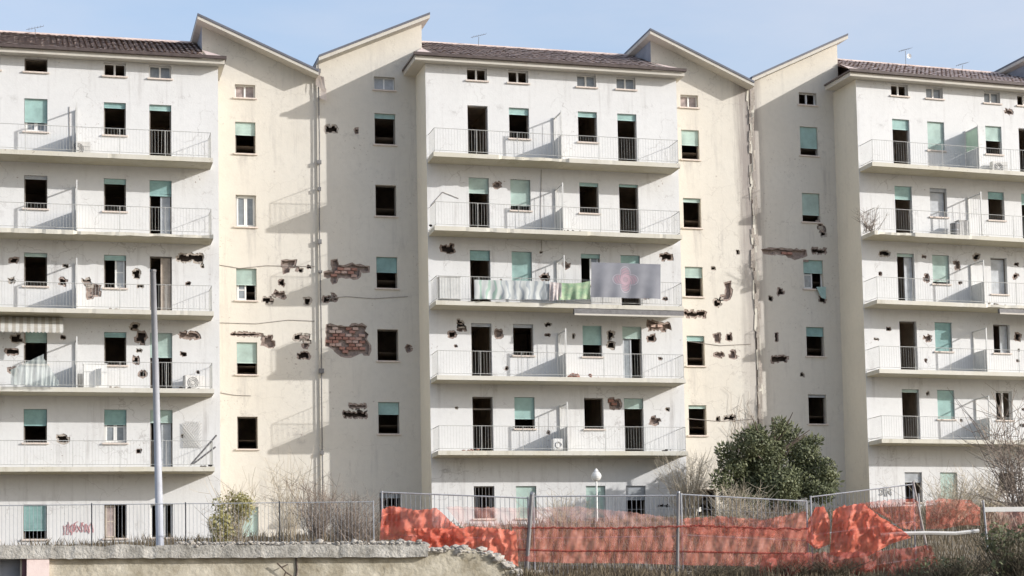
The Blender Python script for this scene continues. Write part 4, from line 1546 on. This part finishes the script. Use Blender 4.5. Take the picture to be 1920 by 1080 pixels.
for i in range(len(pts)-1):
    a, c = pts[i], pts[i+1]
    if c[0] < pillar_u[0]:
        continue
    mb.face([(a[0], YW, -10.6), (c[0], YW, -10.6), (c[0], YW, c[1]), (a[0], YW, a[1])])
    mb.face([(a[0], YW, a[1]), (c[0], YW, c[1]), (c[0], YW+.45, c[1]+.02), (a[0], YW+.45, a[1]+.02)])
wpart('wall_face', mb, M['oldwall'])
# pinkish pier and dark recess at far left
mb = MB()
z_ = at(70, 1040, YW, 1)[1]
mb.box(pillar_u[0], pillar_u[1]-.03, YW-.12, YW-.004, -10.6, z_)
wpart('pier', mb, M['pink'], 'pinkish pier of the retaining wall')
mb = MB()
mb.box(xL, pillar_u[0]-.09, YW+.25, YW+.3, -10.6, z_+.1)
for k in range(14):
    x = xL+k*.55
    if x < pillar_u[0]-.15:
        mb.box(x, x+.04, YW+.22, YW+.249, -10.6, z_+.05)
M['panel'] = mat('grey_metal_panel', (0.22, 0.23, 0.26), 0.5, 0.2, 2)
wpart('metal_door', mb, M['panel'], 'grey metal sheet recessed in the wall')
mb = MB()
mb.box(pillar_u[0]-.09, pillar_u[0]-.004, YW-.02, YW+.3, -10.6, z_)
M['maroon'] = mat('maroon_post', (0.10, 0.05, 0.06), 0.7, 0.2, 3)
wpart('door_post', mb, M['maroon'])
# coping slab with uneven top
mb = MB()
seg = []
n = 150
xa, xb = at(-60, 1046, YW, 1)[0]-5, at(800, 1044, YW, 1)[0]
for i in range(n+1):
    x = xa+(xb-xa)*i/n
    px = -60+860*i/n
    zb = at(max(-60, min(800, px)), 1045, YW, 1)[1]
    rough = .012 if px < 330 else .03
    nz = mnoise.noise(Vector((x*1.9, 3.1, 0)))
    n2 = mnoise.noise(Vector((x*5.5, 7.1, 0)))
    seg.append((x, YW-.14-rough*(n2+.4), zb+(n2*.9+rw.uniform(-.2, .2))*rough, zb+.27+(nz*1.2+n2*.8+rw.uniform(-.3, .3))*rough))
for a, c in zip(seg, seg[1:]):
    mb.face([(a[0], a[1], a[2]), (c[0], c[1], c[2]), (c[0], c[1]+.02, c[3]), (a[0], a[1]+.02, a[3])])
    mb.face([(a[0], a[1]+.02, a[3]), (c[0], c[1]+.02, c[3]), (c[0], YW+.5, c[3]+.02), (a[0], YW+.5, a[3]+.02)])
    mb.face([(a[0], YW+.5, a[2]), (c[0], YW+.5, c[2]), (c[0], c[1], c[2]), (a[0], a[1], a[2])])
q = seg[-1]
mb.face([(q[0], q[1], q[2]), (q[0], q[1]+.02, q[3]), (q[0], YW+.5, q[3]), (q[0], YW+.5, q[2])])
wpart('coping', mb, M['coping'])
# loose stones on the coping: individual parts; small crumbs joined
def stone(px, py, r, Y=None):
    y = (Y or YW)+rw.uniform(-.05, .3)
    x, z = at(px, py, y, 1)
    m = MB()
    m.rock((0, 0, 0), r, rw, rw.uniform(.5, .8))
    o = wpart('stone', m, M['rock'])
    o.location = wo+Vector((x, y, z))
for px in list(range(345, 560, 17))+list(range(560, 790, 11)):
    stone(px+rw.uniform(-6, 6), 1019+rw.uniform(-4, 2), rw.uniform(.04, .10))
for k in range(62):
    t = rw.random()
    i = min(int(t*8), 7)
    pp = [(785, 1022), (810, 1028), (840, 1030), (870, 1031), (900, 1035), (925, 1042), (945, 1053), (960, 1066), (975, 1080)]
    f = t*8-i
    stone(pp[i][0]+(pp[i+1][0]-pp[i][0])*f+rw.uniform(-5, 5), pp[i][1]+(pp[i+1][1]-pp[i][1])*f+rw.uniform(-5, 7), rw.uniform(.05, .14))
mb = MB()
for k in range(700):
    px = rw.uniform(330, 980)
    i = 0
    while prof[i+1][0] < px:
        i += 1
    py = prof[i][1]+(prof[i+1][1]-prof[i][1])*(px-prof[i][0])/(prof[i+1][0]-prof[i][0])
    y = YW+rw.uniform(-.15, .4)
    x, z = at(px, (py-25 if px < 790 else py-1)+rw.uniform(-3, 4), y, 1)
    mb.rock((x, y, z), rw.uniform(.012, .045), rw)
wpart('crumbs', mb, M['rock'], kind='stuff')
# crack and dry branch on the wall
mb = MB()
x, z = at(555, 1046, YW, 1)
mb.path([(x, YW-.02, z), (x+.02, YW-.02, z-.25), (x-.03, YW-.02, z-.6), (x+.02, YW-.02, z-1.4)], .02, 4)
wpart('crack_filler', mb, M['cavity'])
mb = MB()
for (a, c) in (((520, 1056), (538, 1074)), ((538, 1074), (550, 1082)), ((528, 1064), (540, 1058)), ((536, 1072), (531, 1085))):
    p0, p1 = at(a[0], a[1], YW-.12, 1), at(c[0], c[1], YW-.12, 1)
    mb.tube((p0[0], YW-.12, p0[1]), (p1[0], YW-.1, p1[1]), .02, 5, .012)
o = mb.build('dead_branch', M['bark'])
tag(o, 'dead branch leaning against the ochre retaining wall', 'branch')

# ------------------------------------------------------------------ railing on the wall, pole, lamp
def fence_panel(A, C, h, lab, group, name='fence_panel', posts=True, mid=(0.5,), step=.11, hs=.0, r=.021, foot=True, m_='metal', wr_=.007):
    """A, C: top corners (world); panel hangs down by h"""
    root = empty(name, (A.x, A.y, A.z-h))
    tag(root, lab, 'fence', group)
    a, c = Vector((0, 0, h)), C-A+Vector((0, 0, h))
    dn = Vector((0, 0, -h))
    if posts:
        for q in (a, c):
            m = MB(); m.tube(q+dn*1.02, q+Vector((0, 0, .03)), r*1.15, 7); m.build('post', M[m_], root)
    m = MB(); m.tube(a, c, r*.85, 6); m.build('rail', M[m_], root)
    for t in list(mid)+[1.0]:
        m = MB(); m.tube(a+dn*t, c+dn*t, r*.75, 6); m.build('rail', M[m_], root)
    m = MB()
    n = int((c-a).length/step)
    for i in range(1, n):
        q = a+(c-a)*i/n
        m.tube(q, q+dn, wr_, 3)
    if hs:
        k = int(h/hs)
        for j in range(1, k):
            m.tube(a+dn*j/k, c+dn*j/k, .0035, 3)
    m.build('wire_mesh', M[m_], root)
    if foot:
        for q in (a, c):
            m = MB(); m.box(q.x-.3, q.x+.3, q.y-.11, q.y+.11, -.03, .11); m.build('foot', M['coping'], root)
    return root
for k in range(4):
    a = 0+k*176-4
    c = a+176
    A = at3(a, 948-k*1.8, -39.62)
    C = at3(c, 948-(k+1)*1.8, -39.62)
    names = ['leftmost railing panel on the retaining wall coping', 'railing panel behind the tall grey pole', 'railing panel in front of the young yellow green tree', 'railing panel in front of the brown bare bushes']
    fence_panel(A, C, .90, names[k], 'railing panels on the retaining wall', 'railing_panel', mid=(), step=.075, foot=False, r=.012, m_='metal', wr_=.004)
mb = MB()
rc = random.Random(77)
for i in range(34):
    u, z = 13.0+rc.uniform(-.9, .25), -3.5
    pts = [(u, RW-.05, z)]
    for k in range(rc.randint(5, 11)):
        u += rc.gauss(-.02, .16)
        z += rc.uniform(.4, .75)
        pts.append((min(u, 13.28), RW-.05-rc.random()*.05, z))
        if rc.random() < .5:
            mb.path([pts[-1], (pts[-1][0]+rc.gauss(0, .25), RW-.07, z+rc.uniform(.1, .4))], .006, 3)
    mb.path(pts, .018, 3, .007)
tag(mb.build('dry_climber', M['twig']), 'dry leafless climber on the cream wall above the evergreen tree', 'climber')
# tall pole
p0 = at3(300, 1016, -38.7)
p1 = at3(287, 510, -38.7)
gz = gl(p0.x, -38.7)
m = MB()
v = p1-p0
v = v*((p1.z-gz)/(p1.z-p0.z))
m.tube((0, 0, 0), v, .088, 14, .058)
root = empty('tall_pole', p1-v)
tag(root, 'tall plain grey metal pole before the left building, leaning slightly', 'pole')
m.build('shaft', M['pole'], root, smooth=True)
m = MB(); m.tube(v, v+Vector((0, 0, .05)), .07, 10); m.build('cap', M['dkmetal'], root)
m = MB(); m.tube((0, 0, -.02), (.0, 0, .35), .11, 14); m.build('base_sleeve', M['dkmetal'], root)
# globe lamp
q = at3(1118, 893, -5)
g_ = gl(q.x, -5)
root = empty('globe_lamp', (q.x, -5, g_))
tag(root, 'white globe lamp on a pale post before the middle building', 'street lamp')
H = q.z-g_
m = MB(); m.tube((0, 0, 0), (0, 0, H-.15), .035, 8); m.build('post', M['whitemetal'], root)
m = MB()
for j in range(8):
    for i in range(14):
        def sp(j_, i_):
            a_, b_ = math.pi*j_/8, 2*math.pi*i_/14
            return (.2*math.sin(a_)*math.cos(b_), .2*math.sin(a_)*math.sin(b_), H+.2*math.cos(a_))
        m.face([sp(j, i), sp(j+1, i), sp(j+1, i+1), sp(j, i+1)])
M['globe'] = mat('white_globe', (0.78, 0.78, 0.76), 0.35, 0.03, 3, trans=0.3)
m.build('globe', M['globe'], root, smooth=True)
m = MB(); m.tube((0, 0, H+.19), (0, 0, H+.30), .10, 10, .02); m.build('cap', M['whitemetal'], root)

# ------------------------------------------------------------------ temporary fence panels and orange nets
gF = 'temporary fence panels holding the orange net'
fence_panel(at3(716, 923, -37), at3(990, 934, -37), 1.95, 'temporary fence panel left of the leaning thick post', gF, hs=.3)
fence_panel(at3(1000, 931, -37.1), at3(1270, 929, -37.1), 1.95, 'temporary fence panel under the globe lamp', gF, hs=.3)
fence_panel(at3(1277, 927, -37), at3(1512, 940, -36.6), 1.95, 'temporary fence panel in front of the evergreen tree', gF, hs=.3)
fence_panel(at3(1520, 932, -36.4), at3(1712, 908, -36.0), 1.9, 'temporary fence panel with bright bunched net at its left post', gF, hs=.3, m_='metal')
# thick leaning post
a, c = at3(997, 928, -37.3), at3(987, 1075, -37.3)
root = empty('steel_post', c)
tag(root, 'thick dark steel post leaning between two fence panels', 'post')
m = MB(); m.tube((0, 0, 0), a-c, .05, 8); m.build('tube', M['dkmetal'], root)
m = MB(); m.tube(a-c, a-c+Vector((.03, 0, .06)), .055, 8); m.build('cap', M['metal'], root)
a, c = at3(1272, 925, -37.3), at3(1270, 1072, -37.3)
root = empty('steel_post', c)
tag(root, 'dark steel post standing right of the small wall scribble', 'post')
m = MB(); m.tube((0, 0, 0), a-c, .04, 8); m.build('tube', M['dkmetal'], root)
m = MB(); m.tube(a-c, a-c+Vector((0, 0, .05)), .045, 8); m.build('cap', M['metal'], root)
# tilted post at right
a, c = at3(1712, 903, -36.2), at3(1738, 1003, -36.4)
root = empty('steel_post', c)
tag(root, 'pale post tilted to the left above the right orange net', 'post')
m = MB(); m.tube((0, 0, -.4), a-c, .03, 8); m.build('tube', M['pipe'], root)
m = MB(); m.tube(at3(1722, 925, -36.2)-c, at3(1728, 1000, -36.2)-c, .02, 6); m.build('brace', M['metal'], root)
# barrier at the far right
a, c = at3(1846, 956, -37), at3(1935, 957, -37)
root = empty('barrier', (a.x, a.y, a.z-1.05))
tag(root, 'white barrier board on legs at the right frame edge', 'barrier')
m = MB(); m.box(0, (c-a).x, -.02, .02, 1.0, 1.12); m.build('board', M['greyplastic'], root)
for x in (.05, (c-a).x-.1):
    m = MB(); m.tube((x, 0, 0), (x-.08, 0, 1.3), .025, 6); m.build('leg', M['metal'], root)

def net_sheet(lab, pts_top, pts_bot, Y, m_, amp=.08, nv=26, dens=10, seed=1, name='safety_net', cords=()):
    """hanging safety net between two photo polylines"""
    rr = random.Random(seed)
    def samp(P, t):
        L = [0]
        for a, c in zip(P, P[1:]):
            L.append(L[-1]+math.hypot(c[0]-a[0], c[1]-a[1]))
        s = t*L[-1]
        for i in range(len(P)-1):
            if s <= L[i+1]+1e-9:
                f = (s-L[i])/max(1e-9, L[i+1]-L[i])
                return (P[i][0]+(P[i+1][0]-P[i][0])*f, P[i][1]+(P[i+1][1]-P[i][1])*f)
        return P[-1]
    W_ = abs(pts_top[-1][0]-pts_top[0][0])
    nu = max(24, int(W_/3))
    ph = [rr.uniform(0, 6.28) for _ in range(8)]
    g = []
    for j in range(nv+1):
        for i in range(nu+1):
            s, t = i/nu, j/nv
            a, c = samp(pts_top, s), samp(pts_bot, s)
            px, py = a[0]+(c[0]-a[0])*t, a[1]+(c[1]-a[1])*t
            if j == 0:
                py += rr.uniform(-1.5, 1.5)
            w = W_/60.0
            dy = amp*(math.sin(w*6.28*s+ph[0]+3*t)+.6*math.sin(w*11*s+ph[1]-4*t)+.5*math.sin(w*23*s-ph[2]+9*t)+.5*math.sin(13*t+ph[3]+w*4*s))
            qn = Vector((px*.055+seed*9+py*.03, py*.055, seed))
            dy += amp*(1.1 if amp > .04 else .5)*(1-abs(mnoise.noise(qn*.8))*3)+amp*.4*(1-abs(mnoise.noise(qn*2.3))*3)
            g.append(at3(px, py, Y-dy-amp))
    o0 = g[(nv)*(nu+1)+nu//2].copy()
    m = MB()
    m.v = [tuple(q-o0) for q in g]
    for j in range(nv):
        for i in range(nu):
            a = j*(nu+1)+i
            m.f.append((a, a+1, a+nu+2, a+nu+1))
            m.m.append(0)
    o = m.build(name, M[m_], smooth=True, loc=o0)
    for j in cords:
        c_ = MB()
        c_.path([Vector(m.v[j*(nu+1)+i])+Vector((0, -.02, 0)) for i in range(nu+1)], .022, 4)
        c_.build('hem_cord', M['net_dark'], o)
    tag(o, lab, 'safety net', 'orange safety nets on the fence')
net_sheet('bright orange net bunched at the left end of the fence', [(716, 956), (728, 949), (748, 950), (775, 956), (820, 953), (843, 975), (862, 990)], [(712, 1012), (740, 1012), (780, 1016), (800, 1028), (830, 1032), (860, 1032), (880, 1032)], -37.35, 'net', .10, seed=3)
net_sheet('bright orange net lying slack over the broken wall end', [(775, 990), (840, 992), (880, 988), (930, 990), (968, 996)], [(795, 1029), (840, 1036), (880, 1034), (930, 1044), (972, 1062)], -37.7, 'net', .10, seed=5)
net_sheet('orange net stretched low over two panels beside the leaning post', [(960, 990), (1060, 990), (1180, 990), (1300, 986), (1420, 990), (1515, 992)], [(965, 1052), (1060, 1056), (1180, 1056), (1300, 1060), (1420, 1062), (1515, 1062)], -37.25, 'net_thin', .03, seed=7, cords=(0, 17))
net_sheet('faint sparse net hung high before the middle building', [(835, 950), (960, 952), (1080, 950), (1180, 960), (1290, 975)], [(870, 992), (960, 990), (1080, 990), (1180, 990), (1300, 988)], -37.2, 'net_faint', .02, seed=8)
net_sheet('orange net sagging before the evergreen tree', [(1282, 972), (1350, 968), (1430, 975), (1512, 958)], [(1290, 1000), (1350, 1004), (1430, 1006), (1512, 1010)], -37.15, 'net_thin', .05, seed=9)
net_sheet('bright orange net knotted round the post right of the evergreen', [(1516, 975), (1530, 950), (1546, 950), (1556, 975)], [(1512, 1015), (1530, 1030), (1545, 1025), (1556, 1020)], -36.9, 'net', .12, seed=10)
net_sheet('large bright orange net draped in diagonal folds', [(1562, 958), (1580, 948), (1620, 945), (1650, 968), (1700, 1000)], [(1556, 1040), (1590, 1048), (1630, 1042), (1670, 1020), (1708, 1008)], -37.0, 'net', .16, seed=11, nv=34)
net_sheet('orange net hung behind the scribbled white wall patch', [(1600, 945), (1660, 938), (1712, 935), (1722, 940)], [(1650, 962), (1690, 990), (1712, 994), (1726, 992)], -36.2, 'net_thin', .10, seed=12)
net_sheet('crumpled orange net right of the tilted post', [(1736, 940), (1770, 934), (1820, 938), (1838, 952)], [(1736, 992), (1770, 992), (1800, 985), (1838, 985)], -36.0, 'net_thin', .14, seed=13)
net_sheet('pale reddish net behind the white barrier', [(1846, 962), (1880, 960), (1930, 958)], [(1846, 996), (1880, 998), (1930, 996)], -36.6, 'net_faint', .08, seed=14)
net_sheet('red net lying on the ground, shade painted into its dark colour', [(1430, 1040), (1540, 1036), (1640, 1034), (1745, 1022)], [(1420, 1085), (1540, 1092), (1640, 1094), (1770, 1085)], -38.6, 'net_dark', .10, seed=15)
# rolled white border strip on ground at right
m = MB()
a = [at3(1650, 1003, -36.8), at3(1690, 1000, -36.8), at3(1740, 999, -36.8), at3(1790, 1000, -36.8), at3(1835, 995, -36.8)]
m.path([q-a[0] for q in a], .05, 6)
tag(m.build('white_pipe', M['greyplastic'], loc=a[0]), 'white pipe lying along the foot of the right nets', 'pipe')

# ------------------------------------------------------------------ marks on the walls
def scribble(b, px0, px1, py0, py1, y, lab, seed, r=.014, m_='dark', n=9, B=None):
    rr = random.Random(seed)
    P = []
    for i in range(n*5):
        t = i/(n*5-1)
        px = px0+(px1-px0)*t+2.2*math.sin(i*1.9)
        py = (py0+py1)/2+(py1-py0)*.5*math.sin(i*1.25+rr.uniform(-.9, .9))*rr.uniform(.3, 1)
        px += rr.uniform(-2.5, 2.5)
        u, z = at(px, py, y-.012, b)
        P.append((u, y-.012, z))
    m = MB()
    m.path(P, r, 3)
    fixed(B, 'graffiti', m, M[m_], lab)
scribble(1, 1235, 1254, 944, 951, 0, 'small dark illegible scribble sprayed on the wall', 1, .02, n=4, B=B1)
scribble(2, 1650, 1673, 912, 932, 0, 'pale grey scribbled patch sprayed on the wall', 2, .012, 'greyplastic', 12, B=B2)
M['redspray'] = mat('pink_spray', (0.50, 0.27, 0.28), 0.9, 0.2, 3)
scribble(0, 120, 175, 975, 1005, 0, 'pink spray scribble low on the wall', 3, .014, 'redspray', 12, B=B0)
scribble(1, 828, 845, 876, 890, 0, 'grey scribble on the ground floor wall', 4, .012, 'greyplastic', 4, B=B1)
# paper notice on the dark ground floor opening
x, z = at(1310, 954, RW-.25, 1)
m = MB(); m.box(-.22, .22, -.008, .008, -.10, .10)
fixed(B1, 'notice', m, M['whitemetal'], 'white paper notice stuck before the dark opening').location = Vector((x, RW+.1, z))-B1.off
